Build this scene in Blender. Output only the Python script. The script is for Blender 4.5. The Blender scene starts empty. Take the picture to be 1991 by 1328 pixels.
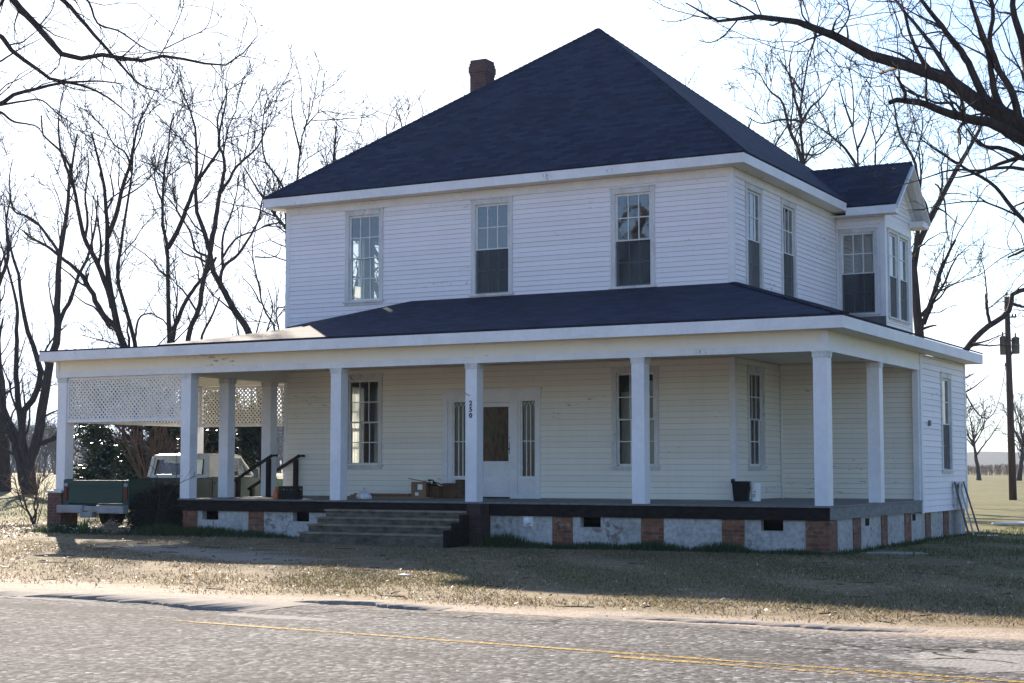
import bpy, math, random
import numpy as np
from mathutils import Vector, Matrix
R = math.radians
rnd = random.Random(7)
C = bpy.context.scene.collection
scene = bpy.context.scene

# ------------------------------------------------------------------ camera, sky, sun, exposure
CAM = np.array([11.6848, -31.1412, 0.6489]); FPX = 3108.2355; YAW, PITCH, ROLL = R(28.4864), R(4.5582), R(0.0379)
cam_d = bpy.data.cameras.new('camera'); cam = bpy.data.objects.new('camera', cam_d); C.objects.link(cam)
cam.location = CAM
cam_d.sensor_fit = 'HORIZONTAL'; cam_d.sensor_width = 36.0; cam_d.lens = 36.0 * FPX / 1991.0
cam_d.clip_start = 0.1; cam_d.clip_end = 6000
cam.rotation_euler = (R(90) + PITCH, -ROLL, YAW)
scene.camera = cam

SUN_AZ = R(-45.0)          # measured from +Y, clockwise
SUN_EL = R(23.7)
to_sun = Vector((math.sin(SUN_AZ) * math.cos(SUN_EL), math.cos(SUN_AZ) * math.cos(SUN_EL), math.sin(SUN_EL)))
world = bpy.data.worlds.new('World'); scene.world = world; world.use_nodes = True
wn = world.node_tree; bg = wn.nodes['Background']
sky = wn.nodes.new('ShaderNodeTexSky'); sky.sky_type = 'NISHITA'; sky.sun_disc = False
sky.sun_elevation = SUN_EL; sky.sun_rotation = SUN_AZ; sky.air_density = 1.0; sky.dust_density = 0.8; sky.ozone_density = 1.6
soft = wn.nodes.new('ShaderNodeMix'); soft.data_type = 'RGBA'; soft.blend_type = 'DARKEN'; soft.inputs[0].default_value = 1.0; soft.inputs[7].default_value = (7.6, 8.3, 9.4, 1)   # brightness cap evens out the glow round the sun
cool = wn.nodes.new('ShaderNodeMix'); cool.data_type = 'RGBA'; cool.blend_type = 'MULTIPLY'; cool.inputs[0].default_value = 1.0; cool.inputs[7].default_value = (0.88, 0.98, 1.24, 1)   # the camera's cool white balance
wn.links.new(sky.outputs['Color'], cool.inputs[6]); wn.links.new(cool.outputs[2], soft.inputs[6]); wn.links.new(soft.outputs[2], bg.inputs['Color']); bg.inputs['Strength'].default_value = 0.075
sun_d = bpy.data.lights.new('sun', 'SUN'); sun_d.energy = 5.0; sun_d.angle = R(0.55); sun_d.color = (1.0, 0.88, 0.73)
sun = bpy.data.objects.new('sun', sun_d); C.objects.link(sun)
sun.rotation_euler = to_sun.to_track_quat('Z', 'Y').to_euler(); sun.location = to_sun * 60
vs = scene.view_settings; vs.view_transform = 'Standard'; vs.look = 'None'; vs.gamma = 1.0; vs.use_curve_mapping = False
vs.exposure = 1.52

# ------------------------------------------------------------------ node helpers
def new_mat(name):
    m = bpy.data.materials.new(name); m.use_nodes = True
    return m, m.node_tree.nodes, m.node_tree.links, m.node_tree.nodes['Principled BSDF']
def node(ns, kind, **kw):
    n = ns.new(kind)
    for k, v in kw.items(): setattr(n, k, v)
    return n
def texco(ns, ls, scale=(1, 1, 1), kind='Object'):
    tc = ns.new('ShaderNodeTexCoord'); mp = ns.new('ShaderNodeMapping'); mp.inputs['Scale'].default_value = scale
    ls.new(tc.outputs[kind], mp.inputs['Vector']); return mp.outputs['Vector']
def noise(ns, ls, vec, scale, detail=4, rough=0.55):
    n = ns.new('ShaderNodeTexNoise'); n.inputs['Scale'].default_value = scale; n.inputs['Detail'].default_value = detail
    n.inputs['Roughness'].default_value = rough; ls.new(vec, n.inputs['Vector']); return n.outputs['Fac']
def ramp(ns, ls, fac, stops, interp='LINEAR'):
    r = ns.new('ShaderNodeValToRGB'); r.color_ramp.interpolation = interp
    el = r.color_ramp.elements
    while len(el) < len(stops): el.new(0.5)
    for e, (p, c) in zip(el, stops):
        e.position = p; e.color = (c, c, c, 1) if isinstance(c, (int, float)) else (*c, 1)
    ls.new(fac, r.inputs['Fac']); return r.outputs['Color']
def mix(ns, ls, fac, a, b, blend='MIX'):
    m = ns.new('ShaderNodeMix'); m.data_type = 'RGBA'; m.blend_type = blend
    for sock, v in ((m.inputs[0], fac), (m.inputs[6], a), (m.inputs[7], b)):
        if isinstance(v, (int, float)): sock.default_value = v
        elif isinstance(v, tuple): sock.default_value = (*v, 1)
        else: ls.new(v, sock)
    return m.outputs[2]
def math_n(ns, ls, op, a, b=0.0, clamp=False):
    m = ns.new('ShaderNodeMath'); m.operation = op; m.use_clamp = clamp
    for i, v in enumerate((a, b)):
        if isinstance(v, (int, float)): m.inputs[i].default_value = v
        else: ls.new(v, m.inputs[i])
    return m.outputs[0]
def bump(ns, ls, bsdf, height, strength=0.3, dist=0.01):
    b = ns.new('ShaderNodeBump'); b.inputs['Strength'].default_value = strength; b.inputs['Distance'].default_value = dist
    ls.new(height, b.inputs['Height']); ls.new(b.outputs['Normal'], bsdf.inputs['Normal'])

def mottled(name, dark, light, scale=3.0, rough=0.6, bscale=60, bstr=0.15, stretch=(1, 1, 1), island=0.0, spec=None, metal=0.0, fine=0.35):
    """a surface whose own colour wanders between two tones, with a fine bump"""
    m, ns, ls, b = new_mat(name)
    v = texco(ns, ls, stretch)
    f1 = noise(ns, ls, v, scale, 5, 0.6); f2 = noise(ns, ls, v, scale * 9, 3, 0.6)
    f = math_n(ns, ls, 'ADD', math_n(ns, ls, 'MULTIPLY', f1, 1 - fine), math_n(ns, ls, 'MULTIPLY', f2, fine))
    f = ramp(ns, ls, f, [(0.36, 0.0), (0.64, 1.0)])
    if island:
        g = ns.new('ShaderNodeNewGeometry')
        f = mix(ns, ls, island, f, g.outputs['Random Per Island'])
    ls.new(mix(ns, ls, f, dark, light), b.inputs['Base Color'])
    b.inputs['Roughness'].default_value = rough; b.inputs['Specular IOR Level'].default_value = spec if spec is not None else (0.15 if max(light) < 0.16 else 0.4); b.inputs['Metallic'].default_value = metal
    if bstr: bump(ns, ls, b, noise(ns, ls, v, bscale, 3), bstr, 0.006)
    return m
def worn(m, amount=0.62, scale=9, stretch=(1, 1, 0.45), under=(0.24, 0.22, 0.20)):
    ns, ls = m.node_tree.nodes, m.node_tree.links; b = ns['Principled BSDF']; src = b.inputs['Base Color'].links[0].from_socket
    v = texco(ns, ls, stretch); f = math_n(ns, ls, 'ADD', math_n(ns, ls, 'MULTIPLY', noise(ns, ls, v, scale, 6, 0.75), 0.6), math_n(ns, ls, 'MULTIPLY', noise(ns, ls, v, 0.8, 3), 0.4))
    ls.new(mix(ns, ls, ramp(ns, ls, f, [(amount, 0.0), (amount + 0.025, 0.85)]), src, under), b.inputs['Base Color']); return m

# ------------------------------------------------------------------ materials
def siding_mat(name, base, dirt):
    m, ns, ls, b = new_mat(name)
    v = texco(ns, ls, (1, 1, 1)); vst = texco(ns, ls, (6, 6, 0.5))
    g = ns.new('ShaderNodeNewGeometry')
    streak = ramp(ns, ls, noise(ns, ls, vst, 1.3, 5, 0.65), [(0.46, 0.0), (0.8, 1.0)])
    blot = ramp(ns, ls, noise(ns, ls, v, 0.9, 5, 0.6), [(0.35, 0.0), (0.75, 1.0)])
    c = mix(ns, ls, math_n(ns, ls, 'MULTIPLY', streak, 0.22), base, dirt)
    c = mix(ns, ls, math_n(ns, ls, 'MULTIPLY', blot, 0.35), c, tuple(0.86 * x for x in base))
    isl = ramp(ns, ls, g.outputs['Random Per Island'], [(0.0, 0.92), (1.0, 1.0)])
    c = mix(ns, ls, 1.0, c, isl, 'MULTIPLY')
    ls.new(c, b.inputs['Base Color']); b.inputs['Roughness'].default_value = 0.55; b.inputs['Specular IOR Level'].default_value = 0.3
    bump(ns, ls, b, noise(ns, ls, texco(ns, ls, (1, 1, 5)), 25, 4), 0.12, 0.006)
    return m
M = {}
M['siding'] = siding_mat('white siding', (0.83, 0.81, 0.82), (0.66, 0.64, 0.63))
M['siding_low'] = siding_mat('bounce-tinted white siding', (0.84, 0.81, 0.70), (0.64, 0.61, 0.53))  # cream tint puts warm bounce light from the ground into the colour
M['painted_shade'] = mottled('grime in the laps', (0.34, 0.30, 0.31), (0.54, 0.49, 0.50), 3, 0.9, 20, 0, (0.6, 0.6, 4))  # darker tone paints in the groove shade under each lap
M['trim'] = mottled('white trim', (0.64, 0.645, 0.65), (0.80, 0.80, 0.795), 1.6, 0.5, 45, 0.1, (1, 1, 1), 0.1)
M['trim_old'] = mottled('weathered trim', (0.46, 0.46, 0.45), (0.70, 0.70, 0.68), 3, 0.6, 60, 0.2, (1, 1, 0.4))
worn(M['trim'], 0.63, 16); worn(M['trim_old'], 0.59, 12); worn(M['siding'], 0.605, 7, (0.5, 0.5, 2.5)); worn(M['siding_low'], 0.61, 7, (0.5, 0.5, 2.5))
M['column'] = mottled('column paint', (0.66, 0.665, 0.68), (0.78, 0.785, 0.795), 1.2, 0.45, 40, 0.08); worn(M['column'], 0.63, 12)
M['ceiling'] = mottled('ceiling paint', (0.66, 0.62, 0.52), (0.76, 0.72, 0.62), 1.2, 0.6)
M['sash'] = mottled('sash paint', (0.58, 0.60, 0.58), (0.74, 0.75, 0.73), 8, 0.5)
M['lattice'] = mottled('lattice paint', (0.66, 0.64, 0.58), (0.8, 0.78, 0.73), 4, 0.6)
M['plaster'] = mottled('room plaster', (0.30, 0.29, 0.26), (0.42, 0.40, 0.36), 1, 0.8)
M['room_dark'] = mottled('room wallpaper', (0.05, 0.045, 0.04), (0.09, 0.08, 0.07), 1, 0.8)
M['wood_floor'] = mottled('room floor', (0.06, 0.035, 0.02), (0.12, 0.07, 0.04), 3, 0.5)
M['curtain'] = mottled('curtain cloth', (0.42, 0.42, 0.38), (0.56, 0.55, 0.5), 4, 0.8, stretch=(8, 8, 0.3))
M['porch_floor'] = mottled('grey porch boards', (0.10, 0.105, 0.105), (0.22, 0.22, 0.21), 2.5, 0.65, 50, 0.25, (6, 0.6, 1), 0.4)
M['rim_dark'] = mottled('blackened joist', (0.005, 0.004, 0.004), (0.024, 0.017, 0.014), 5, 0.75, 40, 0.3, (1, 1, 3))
M['rim_grey'] = mottled('grey painted joist', (0.09, 0.10, 0.10), (0.2, 0.21, 0.2), 4, 0.65, 40, 0.25, (1, 1, 3))
M['plaster_wall'] = mottled('whitewashed foundation', (0.25, 0.24, 0.22), (0.52, 0.51, 0.485), 1.3, 0.85, 18, 0.7, fine=0.5); worn(M['plaster_wall'], 0.58, 6, (1, 1, 1), (0.16, 0.12, 0.095))
M['tread'] = mottled('worn tread', (0.12, 0.095, 0.06), (0.30, 0.24, 0.165), 4, 0.85, 35, 0.4, (1, 1, 2))
M['step'] = mottled('old step concrete', (0.035, 0.03, 0.022), (0.16, 0.135, 0.10), 4, 0.85, 35, 0.4, (1, 1, 2))
M['rail'] = mottled('dark rail wood', (0.010, 0.006, 0.006), (0.024, 0.015, 0.013), 8, 0.6)
M['black'] = mottled('black plastic', (0.004, 0.004, 0.005), (0.010, 0.010, 0.011), 8, 0.45)
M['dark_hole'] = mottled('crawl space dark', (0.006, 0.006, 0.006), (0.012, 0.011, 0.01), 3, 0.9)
M['white_plastic'] = mottled('white plastic', (0.7, 0.71, 0.72), (0.8, 0.8, 0.8), 4, 0.35)
M['orange'] = mottled('orange plastic', (0.42, 0.10, 0.015), (0.55, 0.15, 0.03), 6, 0.4)
M['card'] = mottled('cardboard', (0.17, 0.095, 0.045), (0.27, 0.16, 0.08), 3, 0.8, 60, 0.1)
M['card2'] = mottled('brown cardboard', (0.07, 0.038, 0.018), (0.13, 0.07, 0.035), 3, 0.8, 60, 0.1)
M['plank'] = mottled('raw plank', (0.17, 0.09, 0.05), (0.34, 0.21, 0.13), 3, 0.75, 40, 0.2, (0.5, 8, 8), 0.4)
M['bark_cut'] = mottled('stump bark', (0.05, 0.035, 0.022), (0.13, 0.09, 0.06), 12, 0.9, 30, 0.6)
M['board_grey'] = mottled('weathered board', (0.32, 0.31, 0.29), (0.58, 0.56, 0.52), 3, 0.75, 50, 0.2, (6, 6, 0.5))
M['board_dark'] = mottled('stained board', (0.07, 0.065, 0.06), (0.16, 0.15, 0.14), 3, 0.75, 50, 0.2, (6, 6, 0.5))
M['paper'] = mottled('litter paper', (0.66, 0.66, 0.64), (0.82, 0.82, 0.8), 5, 0.7)
M['stone'] = mottled('pale flagstone', (0.24, 0.23, 0.21), (0.36, 0.35, 0.32), 5, 0.85, 30, 0.4)
M['galv'] = mottled('dull metal', (0.09, 0.10, 0.105), (0.16, 0.165, 0.17), 5, 0.5, metal=0.4)
M['pole'] = mottled('creosote pole', (0.045, 0.03, 0.024), (0.12, 0.085, 0.07), 3, 0.85, 40, 0.4, (6, 6, 0.4))
M['wire'] = mottled('cable sheath', (0.02, 0.02, 0.02), (0.04, 0.04, 0.04), 4, 0.6)
M['bark'] = mottled('tree bark', (0.024, 0.019, 0.019), (0.07, 0.056, 0.052), 4, 0.9, 16, 0.7, (3, 3, 0.6))
M['twig'] = mottled('twig bark', (0.03, 0.024, 0.023), (0.065, 0.052, 0.05), 4, 0.9, 16, 0)
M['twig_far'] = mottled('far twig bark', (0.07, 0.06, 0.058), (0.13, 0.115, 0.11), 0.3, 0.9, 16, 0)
M['twig_red'] = mottled('reddish stems', (0.10, 0.052, 0.03), (0.22, 0.125, 0.075), 2, 0.85, 16, 0, island=0.5)
M['mullion'] = M['sash']

def shingle_mat():
    m, ns, ls, b = new_mat('asphalt shingles')
    tc = ns.new('ShaderNodeUVMap'); tc.uv_map = 'shingle'
    br = ns.new('ShaderNodeTexBrick'); ls.new(tc.outputs['UV'], br.inputs['Vector'])
    br.inputs['Scale'].default_value = 1.0; br.inputs['Brick Width'].default_value = 0.30; br.inputs['Row Height'].default_value = 0.135
    br.inputs['Mortar Size'].default_value = 0.006; br.inputs['Bias'].default_value = 0.0
    br.inputs['Color1'].default_value = (0.009, 0.0145, 0.032, 1); br.inputs['Color2'].default_value = (0.025, 0.034, 0.062, 1)
    br.inputs['Mortar'].default_value = (0.010, 0.012, 0.022, 1)
    v = texco(ns, ls)
    big = ramp(ns, ls, noise(ns, ls, v, 0.8, 6, 0.65), [(0.3, 0.86), (0.7, 1.12)])
    grit = ramp(ns, ls, noise(ns, ls, v, 70, 2, 0.7), [(0.3, 0.55), (0.7, 1.45)])
    c = mix(ns, ls, 1.0, br.outputs['Color'], big, 'MULTIPLY'); c = mix(ns, ls, 1.0, c, grit, 'MULTIPLY')
    ls.new(c, b.inputs['Base Color']); b.inputs['Roughness'].default_value = 0.85; b.inputs['Specular IOR Level'].default_value = 0.2
    h = math_n(ns, ls, 'ADD', math_n(ns, ls, 'MULTIPLY', noise(ns, ls, v, 70, 2, 0.7), 0.25), math_n(ns, ls, 'SUBTRACT', 1.0, br.outputs['Fac']))
    bump(ns, ls, b, h, 0.5, 0.006)
    return m
M['shingle'] = shingle_mat()

def brick_mat(name, c1, c2, mortar, lime=0.0):
    m, ns, ls, b = new_mat(name)
    tc = ns.new('ShaderNodeTexCoord'); sx = ns.new('ShaderNodeSeparateXYZ'); ls.new(tc.outputs['Object'], sx.inputs[0])
    cx = ns.new('ShaderNodeCombineXYZ'); ls.new(math_n(ns, ls, 'ADD', sx.outputs[0], sx.outputs[1]), cx.inputs[0]); ls.new(sx.outputs[2], cx.inputs[1])
    br = ns.new('ShaderNodeTexBrick'); ls.new(cx.outputs[0], br.inputs['Vector'])
    br.inputs['Scale'].default_value = 1.0; br.inputs['Brick Width'].default_value = 0.21; br.inputs['Row Height'].default_value = 0.072
    br.inputs['Mortar Size'].default_value = 0.008
    br.inputs['Color1'].default_value = (*c1, 1); br.inputs['Color2'].default_value = (*c2, 1); br.inputs['Mortar'].default_value = (*mortar, 1)
    n = ramp(ns, ls, noise(ns, ls, tc.outputs['Object'], 5, 5, 0.7), [(0.3, 0.55), (0.72, 1.3)])
    cbr = mix(ns, ls, 1.0, br.outputs['Color'], n, 'MULTIPLY')
    if lime: cbr = mix(ns, ls, ramp(ns, ls, noise(ns, ls, tc.outputs['Object'], 3.2, 6, 0.75), [(0.60, 0.0), (0.70, lime)]), cbr, (0.34, 0.33, 0.31))
    ls.new(cbr, b.inputs['Base Color']); b.inputs['Roughness'].default_value = 0.85
    bump(ns, ls, b, math_n(ns, ls, 'SUBTRACT', noise(ns, ls, tc.outputs['Object'], 50, 3), br.outputs['Fac']), 0.5, 0.008)
    return m
M['brick'] = brick_mat('orange brick', (0.27, 0.10, 0.042), (0.13, 0.05, 0.028), (0.15, 0.115, 0.085), 0.7)
M['brick_dark'] = brick_mat('dark brick', (0.05, 0.024, 0.018), (0.026, 0.014, 0.011), (0.04, 0.032, 0.027))
M['brick_red'] = brick_mat('weathered red brick', (0.15, 0.058, 0.038), (0.09, 0.04, 0.03), (0.12, 0.10, 0.085))
M['brick_chim'] = brick_mat('chimney brick', (0.13, 0.06, 0.055), (0.085, 0.042, 0.04), (0.10, 0.085, 0.08))

def glass_mat(name, tint, base_refl=0.05, wav=0.02, dirt=0.06):
    m, ns, ls, b = new_mat(name); ns.remove(b)
    out = ns['Material Output']
    tr = ns.new('ShaderNodeBsdfTransparent'); tr.inputs['Color'].default_value = (*tint, 1)
    gl = ns.new('ShaderNodeBsdfGlossy'); gl.inputs['Roughness'].default_value = 0.015
    df = ns.new('ShaderNodeBsdfDiffuse'); df.inputs['Color'].default_value = (0.4, 0.4, 0.38, 1)
    lw = ns.new('ShaderNodeFresnel'); lw.inputs['IOR'].default_value = 1.75
    v = texco(ns, ls)
    bp = ns.new('ShaderNodeBump'); bp.inputs['Strength'].default_value = wav; bp.inputs['Distance'].default_value = 0.05
    ls.new(noise(ns, ls, v, 3.5, 3), bp.inputs['Height'])
    ls.new(bp.outputs['Normal'], gl.inputs['Normal'])
    f = math_n(ns, ls, 'ADD', lw.outputs[0], base_refl, True)
    s1 = ns.new('ShaderNodeMixShader'); ls.new(f, s1.inputs[0]); ls.new(tr.outputs[0], s1.inputs[1]); ls.new(gl.outputs[0], s1.inputs[2])
    s2 = ns.new('ShaderNodeMixShader'); s2.inputs[0].default_value = dirt
    ls.new(s1.outputs[0], s2.inputs[1]); ls.new(df.outputs[0], s2.inputs[2]); ls.new(s2.outputs[0], out.inputs['Surface'])
    return m
M['glass'] = glass_mat('window glass', (0.88, 0.92, 0.9), 0.13)
M['glass_low'] = glass_mat('porch window glass', (0.88, 0.9, 0.86), -0.02, dirt=0.025)
M['glass_truck'] = glass_mat('truck glass', (0.85, 0.9, 0.88), 0.02, 0.0)
def screen_mat():
    m, ns, ls, b = new_mat('insect screen'); out = ns['Material Output']
    tr = ns.new('ShaderNodeBsdfTransparent'); tr.inputs['Color'].default_value = (0.55, 0.58, 0.6, 1)
    b.inputs['Base Color'].default_value = (0.03, 0.035, 0.045, 1); b.inputs['Roughness'].default_value = 0.5
    s = ns.new('ShaderNodeMixShader'); s.inputs[0].default_value = 0.5
    ls.new(tr.outputs[0], s.inputs[1]); ls.new(b.outputs[0], s.inputs[2]); ls.new(s.outputs[0], out.inputs['Surface'])
    return m
M['screen'] = screen_mat()
def paint_metal(name, col, dirt, rough=0.4):
    m, ns, ls, b = new_mat(name); v = texco(ns, ls)
    f = ramp(ns, ls, noise(ns, ls, v, 2.5, 5, 0.65), [(0.4, 0.0), (0.75, 1.0)])
    ls.new(mix(ns, ls, f, col, dirt), b.inputs['Base Color']); b.inputs['Roughness'].default_value = rough
    ls.new(ramp(ns, ls, f, [(0, rough), (1, min(1, rough + 0.25))]), b.inputs['Roughness']); b.inputs['Specular IOR Level'].default_value = 0.3
    return m
M['truck_green'] = paint_metal('faded green paint', (0.012, 0.048, 0.038), (0.025, 0.055, 0.042))
M['truck_white'] = paint_metal('truck white paint', (0.62, 0.62, 0.58), (0.46, 0.45, 0.40))
M['bumper'] = paint_metal('dull bumper', (0.30, 0.31, 0.32), (0.2, 0.19, 0.18), 0.45)
M['tyre'] = mottled('tyre rubber', (0.012, 0.012, 0.012), (0.03, 0.028, 0.026), 6, 0.85)
M['red_lens'] = paint_metal('red lens', (0.09, 0.006, 0.007), (0.06, 0.005, 0.005), 0.25)
M['seat'] = mottled('truck seat', (0.02, 0.02, 0.02), (0.05, 0.045, 0.04), 4, 0.8)
def door_glass_mat():
    m, ns, ls, b = new_mat('door glass with painted reflections')
    v = texco(ns, ls, (1.4, 1, 0.35))
    c = ramp(ns, ls, noise(ns, ls, v, 7, 5, 0.7), [(0.25, (0.006, 0.009, 0.008)), (0.42, (0.02, 0.026, 0.012)), (0.5, (0.085, 0.06, 0.015)), (0.57, (0.06, 0.012, 0.01)), (0.75, (0.018, 0.024, 0.02))])  # dark yellow and red noise paints in reflections and a coloured curtain
    ls.new(c, b.inputs['Base Color']); b.inputs['Roughness'].default_value = 0.2; b.inputs['Specular IOR Level'].default_value = 0.25
    return m
M['door_glass'] = door_glass_mat()

def leaf_mat(name, a, b_, trans=0.3, rough=0.5):
    m, ns, ls, b = new_mat(name); g = ns.new('ShaderNodeNewGeometry'); out = ns['Material Output']
    c = mix(ns, ls, g.outputs['Random Per Island'], a, b_)
    ls.new(c, b.inputs['Base Color']); b.inputs['Roughness'].default_value = rough; b.inputs['Specular IOR Level'].default_value = 0.4
    t = ns.new('ShaderNodeBsdfTranslucent'); ls.new(c, t.inputs['Color'])
    s = ns.new('ShaderNodeMixShader'); s.inputs[0].default_value = trans
    ls.new(b.outputs[0], s.inputs[1]); ls.new(t.outputs[0], s.inputs[2]); ls.new(s.outputs[0], out.inputs['Surface'])
    return m
M['evergreen'] = leaf_mat('glossy evergreen leaf', (0.012, 0.026, 0.012), (0.035, 0.06, 0.022), 0.15, 0.32)
M['dark_shrub'] = leaf_mat('dark shrub leaf', (0.006, 0.010, 0.006), (0.012, 0.016, 0.010), 0.05, 0.85)
M['weed'] = leaf_mat('weed leaf', (0.02, 0.045, 0.015), (0.06, 0.10, 0.03), 0.3)
M['spike'] = leaf_mat('bulb leaf', (0.05, 0.11, 0.02), (0.12, 0.2, 0.05), 0.4)
M['grass_dry'] = leaf_mat('dry grass blade', (0.13, 0.094, 0.046), (0.32, 0.25, 0.135), 0.35, 0.7)
M['grass_green'] = leaf_mat('green grass blade', (0.05, 0.075, 0.025), (0.17, 0.17, 0.06), 0.35, 0.7)
M['dead_leaf'] = leaf_mat('fallen leaf', (0.20, 0.13, 0.08), (0.46, 0.38, 0.29), 0.2, 0.6)
M['flower'] = leaf_mat('pale dry petal', (0.45, 0.42, 0.36), (0.7, 0.68, 0.62), 0.3, 0.6)

# ------------------------------------------------------------------ mesh helpers
class MB:
    def __init__(s): s.v = []; s.f = []; s.mi = []
    def quad(s, a, b, c, d):
        i = len(s.v); s.v += [tuple(a), tuple(b), tuple(c), tuple(d)]; s.f.append((i, i + 1, i + 2, i + 3))
    def poly(s, pts):
        i = len(s.v); s.v += [tuple(p) for p in pts]; s.f.append(tuple(range(i, i + len(pts))))
    def hexa(s, p):   # 8 corners: bottom ring 0-3, top ring 4-7
        i = len(s.v); s.v += [tuple(q) for q in p]
        for f in ((3, 2, 1, 0), (4, 5, 6, 7), (0, 1, 5, 4), (1, 2, 6, 5), (2, 3, 7, 6), (3, 0, 4, 7)): s.f.append(tuple(i + k for k in f))
    def box(s, x0, x1, y0, y1, z0, z1, f=None):
        p = [(x0, y0, z0), (x1, y0, z0), (x1, y1, z0), (x0, y1, z0), (x0, y0, z1), (x1, y0, z1), (x1, y1, z1), (x0, y1, z1)]
        if f: p = [f(*q) for q in p]
        s.hexa(p)
    def prism(s, poly, axis, a, b):
        """poly in the plane perpendicular to axis ('x': (y,z), 'y': (x,z), 'z': (x,y)), extruded from a to b"""
        def P(u, v, w): return (w, u, v) if axis == 'x' else (u, w, v) if axis == 'y' else (u, v, w)
        i = len(s.v); n = len(poly)
        s.v += [P(u, v, a) for u, v in poly] + [P(u, v, b) for u, v in poly]
        s.f.append(tuple(range(i, i + n))); s.f.append(tuple(range(i + 2 * n - 1, i + n - 1, -1)))
        for k in range(n): s.f.append((i + k, i + (k + 1) % n, i + n + (k + 1) % n, i + n + k))
    def lathe(s, prof, c=(0, 0, 0), seg=20, axis='z'):
        i = len(s.v); n = len(prof)
        for k in range(seg):
            a = 2 * math.pi * k / seg
            for r, z in prof:
                p = (r * math.cos(a), r * math.sin(a), z) if axis == 'z' else (z, r * math.cos(a), r * math.sin(a))
                s.v.append((p[0] + c[0], p[1] + c[1], p[2] + c[2]))
        for k in range(seg):
            k2 = (k + 1) % seg
            for j in range(n - 1): s.f.append((i + k * n + j, i + k2 * n + j, i + k2 * n + j + 1, i + k * n + j + 1))
    def tube(s, pts, rad, sides=8):
        pts = [Vector(p) for p in pts]; rs = rad if isinstance(rad, (list, tuple)) else [rad] * len(pts)
        i = len(s.v); n = len(pts)
        for k, p in enumerate(pts):
            t = (pts[min(k + 1, n - 1)] - pts[max(k - 1, 0)]).normalized()
            u = t.cross(Vector((0.31, 0.17, 0.93)) if abs(t.z) < 0.9 else Vector((1, 0.1, 0))).normalized(); w = t.cross(u)
            for j in range(sides):
                a = 2 * math.pi * j / sides; s.v.append(tuple(p + (u * math.cos(a) + w * math.sin(a)) * rs[k]))
        for k in range(n - 1):
            for j in range(sides):
                j2 = (j + 1) % sides; s.f.append((i + k * sides + j, i + k * sides + j2, i + (k + 1) * sides + j2, i + (k + 1) * sides + j))
        s.f.append(tuple(i + j for j in reversed(range(sides)))); s.f.append(tuple(i + (n - 1) * sides + j for j in range(sides)))
    def beam(s, a, b, w, h, up=(0, 0, 1)):
        a, b = Vector(a), Vector(b); t = (b - a).normalized(); u = t.cross(Vector(up)).normalized() * w / 2; v = u.cross(t).normalized() * h / 2
        s.hexa([a - u - v, a + u - v, b + u - v, b - u - v, a - u + v, a + u + v, b + u + v, b - u + v])

def link(o, parent=None):
    C.objects.link(o)
    if parent is not None:
        o.parent = parent
        if parent.type == 'EMPTY': o.matrix_parent_inverse = (Matrix.Translation(parent.location) @ parent.rotation_euler.to_matrix().to_4x4()).inverted()
    return o
def obj(name, mb, mat, parent=None, smooth=False, bevel=0.0):
    me = bpy.data.meshes.new(name); me.from_pydata(mb.v, [], mb.f); me.update()
    me.materials.append(M[mat] if isinstance(mat, str) else mat)
    if smooth: me.polygons.foreach_set('use_smooth', [True] * len(me.polygons))
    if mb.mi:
        me.materials.append(M['painted_shade'])
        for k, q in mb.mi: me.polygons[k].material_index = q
    o = bpy.data.objects.new(name, me); link(o, parent)
    if bevel:
        b = o.modifiers.new('soft edges', 'BEVEL'); b.width = bevel; b.segments = 2; b.limit_method = 'ANGLE'; b.angle_limit = R(40)
    return o
def tag(o, label, cat=None, group=None, kind=None):
    if label: o['label'] = label
    if cat: o['category'] = cat
    if group: o['group'] = group
    if kind: o['kind'] = kind
    return o
def empty(name, loc, label, cat, group=None, rz=0.0):
    o = bpy.data.objects.new(name, None); C.objects.link(o); o.location = loc; o.rotation_euler = (0, 0, rz); o.empty_display_size = 0.3
    return tag(o, label, cat, group)
def np_obj(name, V, F, mat, parent=None, smooth=False):
    """V (n,3) array, F (m,k) array of equal-sided faces"""
    me = bpy.data.meshes.new(name); k = F.shape[1]
    me.vertices.add(len(V)); me.vertices.foreach_set('co', np.ascontiguousarray(V, dtype=np.float32).ravel())
    me.loops.add(F.size); me.loops.foreach_set('vertex_index', np.ascontiguousarray(F, dtype=np.int32).ravel())
    me.polygons.add(len(F)); me.polygons.foreach_set('loop_start', np.arange(len(F), dtype=np.int32) * k)
    if smooth: me.polygons.foreach_set('use_smooth', np.ones(len(F), dtype=bool))
    me.update(calc_edges=True); me.validate()
    me.materials.append(M[mat] if isinstance(mat, str) else mat)
    o = bpy.data.objects.new(name, me); return link(o, parent)

# view ray of a measured point of the photograph, used only to survey positions in the place
_fw = np.array([-math.sin(YAW) * math.cos(PITCH), math.cos(YAW) * math.cos(PITCH), math.sin(PITCH)])
_rt = np.array([math.cos(YAW), math.sin(YAW), 0.0]); _up = np.cross(_rt, _fw)
def survey(u, v, depth):
    return CAM + depth * (_fw + _rt * (u - 995.5) / FPX - _up * (v - 664.0) / FPX)

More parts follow.
